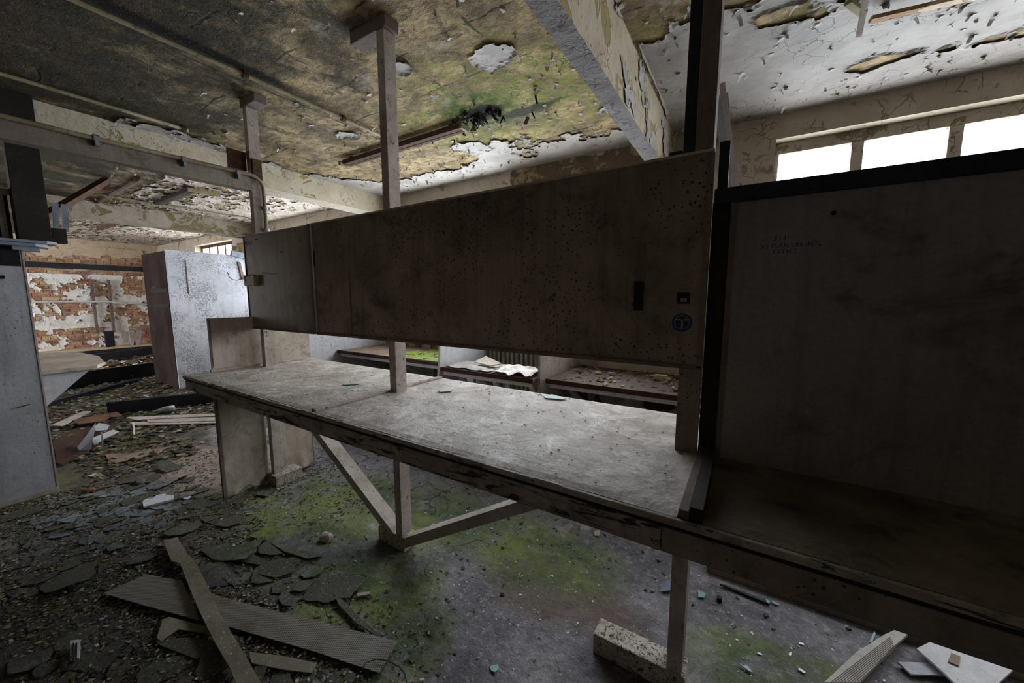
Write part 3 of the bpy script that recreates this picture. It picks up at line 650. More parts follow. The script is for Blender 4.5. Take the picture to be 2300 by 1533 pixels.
B(-.110, -.086, .95, 1.385, BT-.03, BT+.016, bev=.002).build('seam_strip', M['timberdk'], bench, label='dark raised strip'); B(-.084, -.056, .95, 1.385, BT-.03, BT+.03).build('seam_strip', M['nearblack'], bench, label='black divider strip')
B(-3.285, 1.9, .930, .946, BT-.022, BT-.004, bev=.004).build('nosing', M['edge'], bench)
B(-3.285, 1.9, .938, .950, BT-.034, BT-.022).build('nosing', M['nearblack'], bench)
B(-3.255, -.145, .935, .955, BT-.098, BT-.034, bev=.003).build('fascia', M['edge'], bench); B(-.143, 1.9, .935, .955, BT-.098, BT-.034, bev=.003).build('fascia', M['board2'], bench)
B(-3.25, 1.9, .955, .975, BT-.112, BT-.09).build('lower_rail', M['timberdk'], bench)
B(-3.27, -3.255, .95, 1.8, BT-.10, BT-.03).build('end_rail', M['timber'], bench)
B(-3.25, 1.9, 1.79, 1.81, BT-.10, BT-.03).build('rear_rail', M['timber'], bench)
for x_ in (-2.4, -1.0, .4): B(x_-.02, x_+.02, .975, 1.79, BT-.09, BT-.031).build('cross_bearer', M['timber'], bench)
# upper rim strip peeling off the front edge
for k in range(14):
    x_ = -3.1+k*.215+rng.uniform(-.05, .05); B(x_, x_+rng.uniform(.06, .2), .9275, .934, BT-.018, BT-.002+rng.uniform(0, .004)).build('splinter', M['timber'], bench)
# small things lying on the bench
def shard(name, label, cat, pix, z, th, mat, group=None, tilt=0, col=None):
    mb = MB(); pts = [at(px, py, z=z) for px, py in pix]; pts = [Vector((p.x, p.y, z+.001+(tilt*(i % 2)))) for i, p in enumerate(pts)]
    return mb.prism(pts, (0, 0, th)).build(name, mat, label=label, cat=cat, group=group)
shard('glass_shard', 'long pale blue-green glass shard lying near the back edge of the bench', 'glass', [(1221,890),(1240,887),(1272,896),(1262,898),(1225,895)], BT+.002, .004, M['shard'])
for i, (px, py, w_) in enumerate([(788, 863, 20), (1000, 879, 16)]):
    shard('glass_shard', ['thin sliver of glass on the left half of the bench top', 'thin sliver of glass right of the middle post on the bench'][i], 'glass', [(px-w_, py-1), (px+w_*.8, py-2), (px+w_, py), (px-w_*.7, py+2)], BT+.002, .003, M['shard'])
mb = MB()
for k in range(260):
    x, y = rng.uniform(-3.2, -.15), rng.uniform(.97, 1.8); s_ = rng.uniform(.0012, .005)*(1.8 if rng.random() < .1 else 1); a = rng.uniform(0, 6.28)
    if 1.38 < y < 1.49 and (abs(x+1.668) < .05 or abs(x+3.15) < .05): continue
    d = Vector((math.cos(a), math.sin(a), 0))*s_; e = Vector((-d.y, d.x, 0))*rng.uniform(.2, .6); c = Vector((x, y, BT+.0015))
    mb.prism([c-d-e, c+d-e*.5, c+d*.8+e, c-d*.6+e], (0, 0, .0025), int(rng.random() < .8))
mb.build('bench_crumbs', [M['nearblack'], M['flake']], label='scattered crumbs and paint flakes on the bench top', cat='debris', kind='stuff')

# ---- screens at the left end of the bench
sc = thing('bench_screen', 'stained plywood screen standing across the left end of the bench', 'screen', (-3.3, 1.45, 0))
B(-3.245, -3.225, 1.085, 1.80, BT+.012, 1.35, bev=.002).build('upper_board', M['screen'], sc)
B(-3.225, -3.205, 1.07, 1.39, BT+.001, BT+.022, bev=.003).build('foot_batten', M['timber'], sc)
B(-3.222, -3.218, 1.09, 1.095, BT+.03, 1.34).build('edge_bead', M['timberdk'], sc)
def rotten(y0, y1, seed, nm):   # board with bulging veneer and ragged rotten foot
    ny, nz = 24, 60; vs = []; fs = []
    for j in range(ny+1):
        for k in range(nz+1):
            y = y0+(y1-y0)*j/ny; foot = .012+.035*max(0, mnoise.noise(Vector((y*11, seed, 1)))+.25) if 0 < j < ny else 0.0
            z = foot+(.855-foot)*k/nz; low = math.exp(-z/.10); e = min(j, ny-j)/ny
            bul = (.004*mnoise.noise(Vector((y*5, z*3, seed)))+low*.035*(.35+mnoise.noise(Vector((y*13, z*9, seed+5))))*min(1, e*6))
            vs.append((-3.20+bul, y, z))
    n = len(vs); I = lambda j, k: j*(nz+1)+k
    fs = [(I(j, k), I(j+1, k), I(j+1, k+1), I(j, k+1)) for j in range(ny) for k in range(nz)]
    vs += [(-3.222, v[1], v[2]) for v in vs]
    for j in range(ny): fs += [(I(j,0), I(j,0)+n, I(j+1,0)+n, I(j+1,0)), (I(j,nz), I(j+1,nz), I(j+1,nz)+n, I(j,nz)+n)]
    for k in range(nz): fs += [(I(0,k), I(0,k+1), I(0,k+1)+n, I(0,k)+n), (I(ny,k), I(ny,k)+n, I(ny,k+1)+n, I(ny,k+1))]
    mb = MB(); mb.add(vs, fs); return mb.build(nm, M['screen'], sc, smooth=True)
rotten(1.085, 1.39, 2, 'lower_board'); rotten(1.47, 1.76, 7, 'lower_board')
B(-3.222, -3.195, 1.072, 1.086, 0, .86).build('edge_strip', M['timberdk'], sc); B(-3.222, -3.198, 1.76, 1.768, 0.02, .86).build('edge_strip', M['timber'], sc)

# ================================================================== HANGING BOARDS
hb = thing('hanging_board', 'long brown mould-spotted board hung over the bench between the posts', 'board', (-1.25, 1.38, 1.265))
B(-2.355, -.112, 1.372, 1.388, 1.272, 1.955, bev=.002).build('panel', M['board'], hb)
B(-2.355, -.112, 1.366, 1.386, 1.258, 1.273, bev=.002).build('bottom_trim', M['timberdk'], hb)
B(-2.355, -.112, 1.368, 1.388, 1.953, 1.962, bev=.002).build('top_trim', M['timber'], hb)
B(-2.39, -2.362, 1.362, 1.386, 1.26, 1.96, bev=.002).build('side_trim', M['timberdk'], hb)
B(-.130, -.110, 1.366, 1.3725, 1.262, 1.95, bev=.002).build('side_trim', M['board2'], hb)
B(-1.995, -1.990, 1.3695, 1.3725, 1.275, 1.66).build('joint_strip', M['timberdk'], hb)
def slot(px0, py0, px1, py1, nm, mat, par, y=1.372, d=.002):
    a, b = at(px0, py0, y=y), at(px1, py1, y=y); return B(a.x, b.x, y-d, y, b.z, a.z).build(nm, mat, par)
# cut slots: the recess and its splintered rim
for (x0, x1, z0, z1, nm) in [(-.343,-.309,1.452,1.556,'slot_opening'),(-.200,-.160,1.478,1.516,'square_opening'),(-2.352,-2.334,1.695,1.79,'slot_opening')]:
    B(x0, x1, 1.3706, 1.3718, z0, z1).build(nm, M['hole'], hb)
mb = MB()
for (x0, x1, z0, z1) in [(-.343,-.309,1.452,1.556)]:
    for k in range(16):
        s_ = random.choice((-1, 1)); x_ = x0 if s_ < 0 else x1; z_ = random.choice((z0+.018, z1-.018))+random.uniform(-.012, .012)
        mb.bar((x_, 1.3705, z_), (x_+s_*random.uniform(.003, .009), 1.367, z_+random.uniform(-.008, .008)), .0012, .0012)
mb.build('splinters', M['nearblack'], hb, kind='stuff')
B(-.188, -.168, 1.3695, 1.3706, 1.484, 1.497).build('fitting', M['steel'], hb)
# round blue sticker with a yellow T emblem
def disc(c, r_, y, n=40, d=.001):
    return [(c[0]+r_*math.cos(2*math.pi*k/n), y, c[1]+r_*math.sin(2*math.pi*k/n)) for k in range(n)]
st = thing('round_sticker', 'round dark blue sticker with yellow T emblem near the right end of the board', 'sticker', (-.180, 1.371, 1.384))
cS = (-.180, 1.415); MB().prism(disc(cS, .031, 1.3718), (0, -.0008, 0)).build('disc', M['blue'], st)
def ringmb(c, r0, r1, y, n=40):
    mb = MB(); vs = []
    for k in range(n):
        a = 2*math.pi*k/n; vs += [(c[0]+r0*math.cos(a), y, c[1]+r0*math.sin(a)), (c[0]+r1*math.cos(a), y, c[1]+r1*math.sin(a))]
    mb.add(vs, [(2*k, 2*k+1, (2*k+3) % (2*n), (2*k+2) % (2*n)) for k in range(n)]); return mb
ringmb(cS, .0225, .0243, 1.3706).build('ring', M['yellow'], st)
MB().box(cS[0]-.0205, cS[0]+.0035, 1.3702, 1.3708, cS[1]+.0075, cS[1]+.0115).box(cS[0]-.002, cS[0]+.0035, 1.3702, 1.3708, cS[1]-.0225, cS[1]+.0115).build('letter', M['yellow'], st)
for dx in (.008, .0155): ringmb((cS[0]+dx, cS[1]+.0093), .0014, .0032, 1.3705, 16).build('dot', M['yellow'], st)
# pen scratches and hooks on the board
mb = MB()
for k in range(26):
    px, py = random.choice([(1300,590),(1330,610),(1290,640),(1315,630)]); a = at(px+random.uniform(-18, 18), py+random.uniform(-15, 15), y=1.3713); an = random.uniform(.6, 2.4); l_ = random.uniform(.01, .05)
    mb.bar(a, a+Vector((math.cos(an)*l_, 0, math.sin(an)*l_)), .0008, .0009, (0,1,0))
mb.build('scratches', M['timber'], hb, kind='stuff')
for k, (px, py) in enumerate([(765,550),(735,640),(740,722)]):
    a = at(px, py, y=1.368); MB().tube([a+Vector((0, .004, 0)), a+Vector((0, -.006, 0)), a+Vector((.002, -.012, -.006))], .004 if k == 0 else .0028, 8).build('hook' if k == 0 else 'screw', M['steel'], hb)

h2 = thing('hanging_board', 'narrower brown board at the left end of the hanging row with socket box', 'board', (-2.82, 1.37, 1.265))
B(-3.262, -2.392, 1.372, 1.386, 1.268, 1.950, bev=.002).build('panel', M['board2'], h2)
B(-3.262, -2.392, 1.366, 1.386, 1.258, 1.269).build('bottom_trim', M['timberdk'], h2)
B(-3.262, -2.392, 1.368, 1.388, 1.949, 1.957).build('top_trim', M['timber'], h2)
B(-3.268, -3.260, 1.366, 1.388, 1.262, 1.955).build('side_trim', M['timberdk'], h2)
for px, py in [(632, 565), (575, 537)]:
    a = at(px, py, y=1.368); MB().tube([a+Vector((0, .004, 0)), a+Vector((0, -.008, 0))], .005, 8).build('screw', M['steel'], h2)
a = at(556, 546, y=1.366); ringm = MB()
for k in range(5):
    an = k*1.25; ringm.tube([a+Vector((.014*math.cos(an+q*.5), -.004-.003*k, .014*math.sin(an+q*.5))) for q in range(8)], .0022, 6)
ringm.build('wire_loop', M['steel'], h2)
# faint stencilled line of text (unreadable in the photograph) left as small dashes
mb = MB()
for k in range(22):
    a = at(588+k*1.6, 612+.25*k*.3, y=1.371); mb.box(a.x, a.x+.0035, 1.3710, 1.3718, a.z-.004+(k % 3)*.001, a.z+.003)
mb.build('faded_lettering', M['nearblack'], h2, kind='stuff')
a, b = at(556, 618, y=1.35), at(583, 641, y=1.35)
sb = thing('socket_box', 'small cream socket box screwed to the left hanging board', 'socket', ((a.x+b.x)/2, 1.36, b.z))
B(a.x-.03, b.x-.045, 1.335, 1.371, b.z, a.z, bev=.003).build('box', M['cream'], sb)
for dx in (.018, .032): B(a.x-.03+dx, a.x-.03+dx+.005, 1.333, 1.3352, (a.z+b.z)/2-.008, (a.z+b.z)/2+.012).build('pin_hole', M['hole'], sb)
wp_ = [at(px, py, y=1.33) for px, py in [(575,619),(566,616),(556,618),(546,624),(534,629),(523,628),(515,622),(511,611)]]
MB().tube(wp_, .0028, 6).build('loose_wire', M['wire'], label='thin brown wire curving out from the socket box', cat='wire', smooth=True)

# ================================================================== RIGHT-HAND BOARD AND RAIL
rb = thing('wall_board', 'tall grey-brown board rising from the bench under the windows, lettered 311', 'board', (.9, 1.39, BT))
B(-.050, 1.9, 1.385, 1.40, BT-.004, 1.80).build('panel', M['boardR'], rb)
B(-.058, -.042, 1.3835, 1.388, BT+.002, 1.79).build('edge_bead', M['timberdk'], rb)
B(-.106, 1.9, 1.372, 1.41, 1.792, 1.838, bev=.002).build('top_rail', M['black'], rb, label='black top rail')
B(-.110, -.056, 1.392, 1.412, BT, 1.80).build('corner_angle', M['nearblack'], rb, label='dark upright angle at the left edge')
a = at(1872, 478, y=1.385); MB().prism([(a.x+.0065*math.cos(k*.52), 1.3849, a.z+.0065*math.sin(k*.52)) for k in range(12)], (0, -.001, 0)).build('bolt_hole', M['hole'], rb)
B(-.101, -.072, 1.395, 1.402, 1.84, 1.985, bev=.001).build('upright_plate', M['black'], label='short dark upright plate standing on the left end of the black rail', cat='plate')
def text_mesh(body, size, c, y, mat, parent, shear=0):
    cu = bpy.data.curves.new('lettering', 'FONT'); cu.body = body; cu.size = size; cu.align_x = 'CENTER'; cu.align_y = 'CENTER'; cu.extrude = .0002; cu.space_character = 1.12
    o = bpy.data.objects.new('lettering_tmp', cu); C.objects.link(o); dg = bpy.context.evaluated_depsgraph_get(); dg.update()
    me = bpy.data.meshes.new_from_object(o.evaluated_get(dg)); bpy.data.objects.remove(o)
    me.materials.clear(); me.materials.append(mat)
    me.transform(Matrix.Rotation(math.radians(90), 4, 'X'))
    q = bpy.data.objects.new('lettering', me); C.objects.link(q); q.parent = parent; q.location = Vector((c.x, y, c.z))-wloc(parent); return q
for body, px0, py0, px1, py1, size, skew in [('311', 1737, 535, 1768, 535, .018, 0), ('S/S PLAN 105 INTL', 1706, 553, 1848, 548, .018, 0), ('EXTN 2', 1735, 566, 1791, 564, .018, 0)]:
    a, b = at(px0, py0, y=1.385), at(px1, py1, y=1.385); c = (a+b)/2; h_ = .0075
    B(a.x-.002, b.x+.002, 1.3842, 1.3852, c.z-h_, c.z+h_).build('label_tape', M['tape'], rb)
    o = text_mesh(body, size, c, 1.3840, M['ink'], rb)
    wtx = max(v.co.x for v in o.data.vertices)-min(v.co.x for v in o.data.vertices); o.scale = ((b.x-a.x-.004)/wtx, 1, 1)
# pale battens leaning behind the rail
lb = thing('leaning_battens', 'pale wooden battens forming a narrow A leaning behind the black rail', 'battens', (-.1, 1.9, 1.0))
MB().bar(at(1657, 440, y=1.75), at(1622, 190, y=1.75), .02, .03, (0,1,0)).build('batten', M['white'], lb)
MB().bar(at(1640, 440, y=1.78), at(1621, 215, y=1.78), .045, .02, (0,1,0)).build('batten', M['whitebl'], lb)
MB().bar(at(1618, 440, y=1.80), at(1626, 215, y=1.80), .012, .03, (0,1,0)).build('batten', M['white'], lb)
MB().bar(at(1655, 445, y=1.77), at(1640, 385, y=1.77), .012, .02, (0,1,0)).build('batten', M['white'], lb)
B(-.14, -.06, 1.72, 1.82, BT, BT+.03).build('foot', M['timber'], lb); B(-.115, -.085, 1.755, 1.785, BT+.03, 1.65).build('support', M['timber'], lb)

# ================================================================== WINDOW-SIDE BENCHES
def wbench(x0, x1, yf, z, label, top_mat, yb=3.70):
    t = thing('window_bench', label, 'bench', ((x0+x1)/2, 3.3, 0))
    B(x0, x1, yf, yb, z-.03, z, bev=.003).build('top', top_mat, t)
    B(x0, x1, yf-.012, yf, z-.036, z+.004).build('edge', M['darkred'], t, label='dark red front edge')
    B(x0+.03, x1-.03, yf+.01, yf+.035, z-.075, z-.037).build('rail', M['white'], t, label='white rail')
    for x_ in (x0+.12, (x0+x1)/2, x1-.12):
        if yb < 3.6: B(x_-.02, x_+.02, yb-.04, yb-.001, 0, z-.03).build('leg', M['timber'], t); MB().bar((x_, yb-.02, z-.45), (x_, yf+.15, z-.05), .05, .03, (0,0,1)).build('strut', M['white'], t); continue
        MB().bar((x_, 3.69, z-.50), (x_, yf+.15, z-.05), .05, .03, (0,0,1)).build('strut', M['white'], t)
        B(x_-.025, x_+.025, 3.69, 3.717, 0, z-.03).build('wall_stud', M['timber'], t)
    return t
wbench(-4.56, -2.66, 2.92, .80, 'brown window bench with a bright moss patch, beside the light partition', M['brown'])
wbench(-2.60, -1.53, 2.78, .79, 'window bench strewn with crumpled paint sheets in front of the radiator', M['brown'], 3.22)
wbench(-1.46, 0.7, 2.90, .78, 'window bench littered with plaster crumbs, rightmost seen through the gap', M['browndk'])
def divider(x, y0, y1, z0, z1, lean, label, mat=M['white']):
    return MB().hexa([(x-.012,y0,z0),(x+.012,y0,z0),(x+.012,y1,z0),(x-.012,y1,z0),(x-.012,y0+lean,z1),(x+.012,y0+lean,z1),(x+.012,y1,z1),(x-.012,y1,z1)]).build('bench_divider', mat, label=label, cat='partition')
divider(-4.58, 2.15, 3.71, 0, 1.95, 0, 'pale full partition at the left end of the window benches')
divider(-2.63, 2.70, 3.71, .0, 1.2, .12, 'sloping pale divider between the mossy bench and the paint-strewn bench')
divider(-1.50, 2.84, 3.71, .0, 1.2, 0, 'upright pale divider right of the paint-strewn window bench', M['timber'])
# moss
L0 = at(985, 800, z=.80)
def moss_f(u, v): return .30-math.hypot((u+2.95)/.50, (v-3.3)/.46)*.25+fbm(u, v, 6, 4, 77)*.2
peel_sheet('moss_patch', -3.7, -2.65, 2.93, 3.69, .02, moss_f, lambda u, v: Vector((u, v, .80)), (0,0,1), M['moss'], None, curl=-.002, thick=.008, label='bright green moss mat on the brown window bench', cat='moss', kind='stuff')
def crumbs(name, label, cat, n, x0, x1, y0, y1, z, mats, smin, smax, seed, parent=None, dens=None, flat=.35):
    r = np.random.default_rng(seed); mb = MB()
    while n > 0:
        x, y = r.uniform(x0, x1), r.uniform(y0, y1)
        if dens and r.random() > dens(x, y): continue
        n -= 1; s_ = smin+(smax-smin)*r.random()**3; a = r.uniform(0, 6.28); d = Vector((math.cos(a), math.sin(a), r.uniform(-flat, flat)))*s_
        e = Vector((-math.sin(a), math.cos(a), r.uniform(-flat, flat)))*s_*r.uniform(.3, .9); zz = z+abs(d.z)+abs(e.z)
        c = Vector((x, y, zz)); mb.prism([c-d-e*.8, c+d*.9-e, c+d+e*.7, c-d*.7+e], (0, 0, s_*r.uniform(.08, .35)), int(r.integers(0, len(mats))))
    return mb.build(name, mats, parent, label=label, cat=cat, kind='stuff', fix=False)
crumbs('plaster_crumbs', 'white and brown plaster crumbs littering the rightmost window bench', 'debris', 420, -1.4, .5, 2.95, 3.68, .78, [M['flake2'], M['flake2'], M['browndk']], .006, .035, 5, None, lambda x, y: .25+.75*max(0, (y-2.95)/.7))
crumbs('paint_scraps', 'white paint scraps on the mossy window bench', 'debris', 90, -3.4, -2.7, 2.98, 3.6, .808, [M['peel'], M['flake']], .006, .028, 6)
# crumpled paint sheets on the middle window bench
def crumple(x0, x1, y0, y1, z, amp, seed, label, mat):
    nx, ny = 36, 24; vs = []
    for i in range(nx+1):
        for j in range(ny+1):
            u, v = i/nx, j/ny; x = x0+(x1-x0)*u+.02*mnoise.noise(Vector((v*5, seed, 1))); y = y0+(y1-y0)*v+.03*mnoise.noise(Vector((u*7, seed, 2)))
            vs.append((x, y, z+.004+amp*max(0, mnoise.noise(Vector((u*5+seed, v*2, 0)))+.35)+.012*abs(mnoise.noise(Vector((u*14, v*9, seed))))))
    n = len(vs); I = lambda i, j: i*(ny+1)+j
    fs = [(I(i,j), I(i+1,j), I(i+1,j+1), I(i,j+1)) for i in range(nx) for j in range(ny)]
    mb = MB(); mb.add(vs, fs); mb.add([(a_, b_, c_-.003) for a_, b_, c_ in vs], [f[::-1] for f in fs]); return mb.build('crumpled_sheet', mat, label=label, cat='paint sheet', fix=False)
crumple(-2.58, -2.02, 2.80, 3.18, .792, .02, 3, 'crumpled sheet of fallen paint at the left of the middle window bench', M['peel'])
crumple(-2.00, -1.55, 2.79, 3.18, .792, .05, 8, 'buckled sheet of fallen paint at the right of the middle window bench', M['brickpaint'])
pl = MB().hexa([Vector(v) for v in [(-2.34,3.00,.83),(-2.08,2.92,.825),(-2.04,3.06,.83),(-2.30,3.15,.87),(-2.34,3.00,.842),(-2.08,2.92,.837),(-2.04,3.06,.842),(-2.30,3.15,.882)]]).build('wood_offcut', M['screen'], label='flat pinkish offcut leaning on crumpled sheets in front of the radiator', cat='offcut')
for i, (px, py, s_) in enumerate([(1225, 842, 0), (1485, 848, .05), (1375, 838, .03)]):
    if s_:
        p = at(px, py, z=.80); B(p.x-s_, p.x+s_, p.y-s_*.6, p.y+s_*.6, .781, .781+s_*.9, bev=.006).build('plaster_lump', M['cream'], label=['', 'square cream plaster lump on the right window bench', 'small rounded cream lump on the right window bench'][i], cat='plaster lump')
# radiator
rad = thing('radiator', 'old cream column radiator against the wall behind the paint-strewn bench', 'radiator', (-2.1, 3.63, .1))
for k in range(16):
    x_ = -2.56+k*.062
    mb = MB(); mb.tube([(x_, 3.60, .14), (x_, 3.60, 1.0)], .016, 8); mb.tube([(x_, 3.67, .14), (x_, 3.67, 1.0)], .016, 8); mb.box(x_-.014, x_+.014, 3.59, 3.685, .98, 1.02, bev=.008); mb.box(x_-.014, x_+.014, 3.59, 3.685, .12, .16, bev=.008)
    mb.build('column', M['iron'], rad)
MB().tube([(-2.58, 3.635, .16), (-1.61, 3.635, .16)], .018, 8).tube([(-2.58, 3.635, .96), (-1.61, 3.635, .96)], .018, 8).build('header_pipe', M['iron'], rad)
# bubbled plaster under the right window bench
peel_sheet('wall_paint', -1.45, .0, .02, .76, .02, lambda u, v: fbm(u, v, 5, 5, 91)-.02, lambda u, v: Vector((u, WY, v)), (0,-1,0), M['peel'], wall_back, curl=.03)
peel_sheet('wall_render', -1.9, .3, .0, .73, .03, lambda u, v: .1+fbm(u, v, 3, 4, 93), lambda u, v: Vector((u, WY, v)), (0,-1,0), M['rust'], wall_back, curl=.002, thick=.003)
peel_sheet('wall_paint', -4.4, -2.64, .60, 1.2, .02, lambda u, v: .1+fbm(u, v, 6, 5, 95), lambda u, v: Vector((u, WY, v)), (0,-1,0), M['crust'], wall_back, curl=.02)
# low kerb behind the bench
B(-.09, 2.4, 2.16, 2.21, 0, .035, bev=.004).build('trim_6', M['board2'], kind='structure'); B(-.09, 2.4, 2.21, 2.40, 0, .018).build('trim_7', M['rust'], kind='structure')

# ================================================================== CEILING PIPES AND LIGHT FITTINGS
def pipe(y0, y1, x, z, label, r_=.012, clips=()):
    t = thing('conduit_pipe', label, 'pipe', (x, (y0+y1)/2, z)); MB().tube([(x, y0+(y1-y0)*k/10, z+.004*math.sin(k*1.7)) for k in range(11)], r_, 8).build('tube', M['pipe'], t, smooth=True)
    for c in clips: MB().tube([(x, c-.015, z), (x, c+.015, z)], r_*1.7, 8).box(x-.014, x+.014, c-.012, c+.012, z, CEIL-.001).build('saddle', M['rust'], t)
pipe(-2.8, 2.42, -2.775, CEIL-.022, 'painted conduit crossing the ceiling between the two tall posts', .013, (1.25, 1.93, 2.35))
pipe(-2.8, 1.36, -4.06, CEIL-.022, 'painted conduit on the ceiling ending left of the conduit post', .013, (1.33,))
pipe(1.35, 3.6, -7.6, CEIL-.022, 'thin conduit crossing the far bay ceiling in front of the olive beam', .012)
B(-8.3, -6.2, 1.565, 1.595, CEIL-.03, CEIL-.001).build('ceiling_batten', M['timberdk'], label='thin dark batten fixed along the ceiling of the far bay', cat='batten')
def fitting(x0, x1, y, label, mat, z=CEIL, rot=0, tubes=True, cap=True):
    t = thing('light_fitting', label, 'light fitting', ((x0+x1)/2, y, z-.06))
    B(x0, x1, y-.022, y+.022, z-.055, z-.012, bev=.003).build('batten', mat, t)
    B(x0+.1, x0+.16, y-.012, y+.012, z-.013, z-.001).build('stem', mat, t); B(x1-.16, x1-.1, y-.012, y+.012, z-.013, z-.001).build('stem', mat, t)
    if cap:
        for xx in (x0, x1): B(xx-.012, xx+.012, y-.05, y+.04, z-.075, z-.03, bev=.003).build('lamp_holder', M['olive'], t)
        MB().tube([(x0-.015, y-.045, z-.05), (x0+.0, y-.045, z-.05)], .015, 12).build('socket', M['iron'], t)
    B(x0+.02, x1-.05, y+.028, y+.062, z-.058, z-.052).build('reflector', M['rust'], t)
    return t
fitting(-3.62, -2.02, 2.50, 'rusty fluorescent batten hanging below the green leak stain', M['rust'])
fitting(-7.5, -6.1, 2.03, 'broken fluorescent batten with an olive end plate in the far bay', M['nearblack'])
B(-6.12, -6.10, 2.03, 2.33, CEIL-.075, CEIL-.004).build('end_plate', M['olive'], label='olive rectangular plate hanging at the end of the far batten', cat='plate')
fitting(-11.3, -9.9, 2.12, 'rusty batten under the moss-streaked ceiling by the brick wall', M['rust'], cap=False)
# dark rusty strut hanging from the ceiling at far left
MB().bar(at(85, 495, x=-5.6), at(238, 405, x=-6.5), .07, .05).box(-6.56, -6.48, 1.30, 1.36, 2.75, CEIL-.001).build('hanging_strut', M['rust'], label='dark rusty strut sloping down from the far ceiling to the black post', cat='strut')
# piece hanging from the ceiling top right
g = thing('fallen_batten', 'pale splintered batten and lath hanging from the ceiling above the windows', 'batten', (.42, 2.6, 2.8))
MB().bar(at(1930, 75, z=2.80), at(1950, -30, z=2.87), .022, .04).build('strip', M['timber'], g)
MB().bar(at(1955, 45, z=2.86), at(2200, -12, z=2.88), .04, .018).build('lath', M['plaster'], g)
# second mossy lath
MB().bar(at(1905, 5, z=CEIL-.03), at(1940, 30, z=CEIL-.04), .03, .02).build('stub', M['olive'], g)
# leak debris around the hole
mb = MB(); Lk = at(1075, 265, z=CEIL)
for k in range(60):
    a = random.uniform(0, 6.28); r_ = abs(random.gauss(0, .13)); p = Vector((Lk.x+math.cos(a)*r_*1.7, Lk.y+math.sin(a)*r_*.8, CEIL-.001)); q = p+Vector((random.uniform(-.05,.05), random.uniform(-.03,.03), -random.uniform(.01,.06)))
    mb.bar(p, q, random.uniform(.004,.03), random.uniform(.003,.012))
mb.build('hanging_debris', M['nearblack'], ceiling, kind='stuff', fix=False)

# ================================================================== FAR-LEFT PARTITION, STEELWORK
pt = thing('steel_partition', 'tall light partition with a dark slotted end standing beyond the bench', 'partition', (-8.3, 2.8, 0))
B(-7.84, -7.80, 2.165, 3.70, 0, 2.245, bev=.004).build('side_board', M['whitefar'], pt)
B(-8.97, -7.86, 2.165, 2.20, 0, 2.23, bev=.004).build('end_board', M['darkbrown'], pt, label='dark end board')
for (px0, py0, px1, py1) in [(338, 649, 383, 656), (345, 682, 385, 690)]:
    a, b = at(px0, py0, y=2.163), at(px1, py1, y=2.163); B(a.x, min(b.x, -7.87), 2.160, 2.166, b.z, a.z).build('slot_opening', M['hole'], pt)
a = at(340, 645, y=2.16); B(a.x, a.x+.25, 2.161, 2.166, a.z-.02, a.z+.02).build('label_plate', M['nearblack'], pt)
B(-7.80, -7.792, 2.40, 2.41, 1.55, 2.10).build('crack_strip', M['timberdk'], pt)
a, b = at(536, 588, x=-7.79), at(546, 628, x=-7.79); MB().bar(a, b, .04, .03, (1,0,0)).build('handle', M['timberdk'], pt, label='thin brown handle')
MB().bar(at(519, 568, x=-7.76), at(562, 578, x=-7.76), .07, .09).build('blue_rail', M['trimblue'], pt, label='blue-grey rail on the top edge')
# black steel angles on the floor of the far bays
def angle(p, q, h, label, t_=.05, mat='black'):
    p, q = Vector(p), Vector(q); d = (q-p).normalized(); n_ = Vector((-d.y, d.x, 0))
    mb = MB(); mb.bar(p+Vector((0,0,h/2)), q+Vector((0,0,h/2)), .012, h); mb.bar(p+n_*.04+Vector((0,0,h-.006)), q+n_*.04+Vector((0,0,h-.006)), .09, .012)
    return mb.build('steel_angle', M[mat], label=label, cat='steel angle')
angle(at(243, 934, z=.0), at(484, 905, z=.0), .17, 'black steel angle lying on the floor behind the glass bottle')
angle(at(100, 915, z=.0), at(310, 858, z=.0), .06, 'thin black steel angle lying left of the dark partition end')
angle(at(120, 880, z=.0), at(352, 843, z=.0), .26, 'thick black steel channel on the floor, second from the brick wall')
angle((-12.0, .9, 0), at(352, 798, z=0.02), .22, 'black steel channel on the floor nearest the brick wall')
angle((-13.4, 1.4, 0), (-13.4, 3.7, 0), .18, 'black steel angle running along the base of the low ledge')
# white table top with tapered gable behind the left panel
wt = thing('table', 'pale table top on a tapered white gable jutting from behind the left panel', 'table', (-5.4, .5, .5))
top = [(-4.85,.02,.90),(-4.85,.80,.90),(-5.05,.88,.90),(-5.60,.945,.90),(-6.15,.90,.90),(-6.6,.6,.90),(-6.6,.02,.90)]
MB().prism([(a_,b_,c_-.03) for a_,b_,c_ in top], (0,0,.03)).build('table_top', M['screen'], wt)
MB().prism([(-4.90,.0,.872),(-4.90,.775,.872),(-4.90,.70,.80),(-4.90,.40,.50),(-4.90,.0,.10)], (-.03,0,0)).build('gable', M['white'], wt)
B(-6.5, -4.95, .0, .04, 0.0, .87).build('rear_leg', M['white'], wt); B(-4.93,-4.90,0,.03,0,.3).build('leg', M['white'], wt)
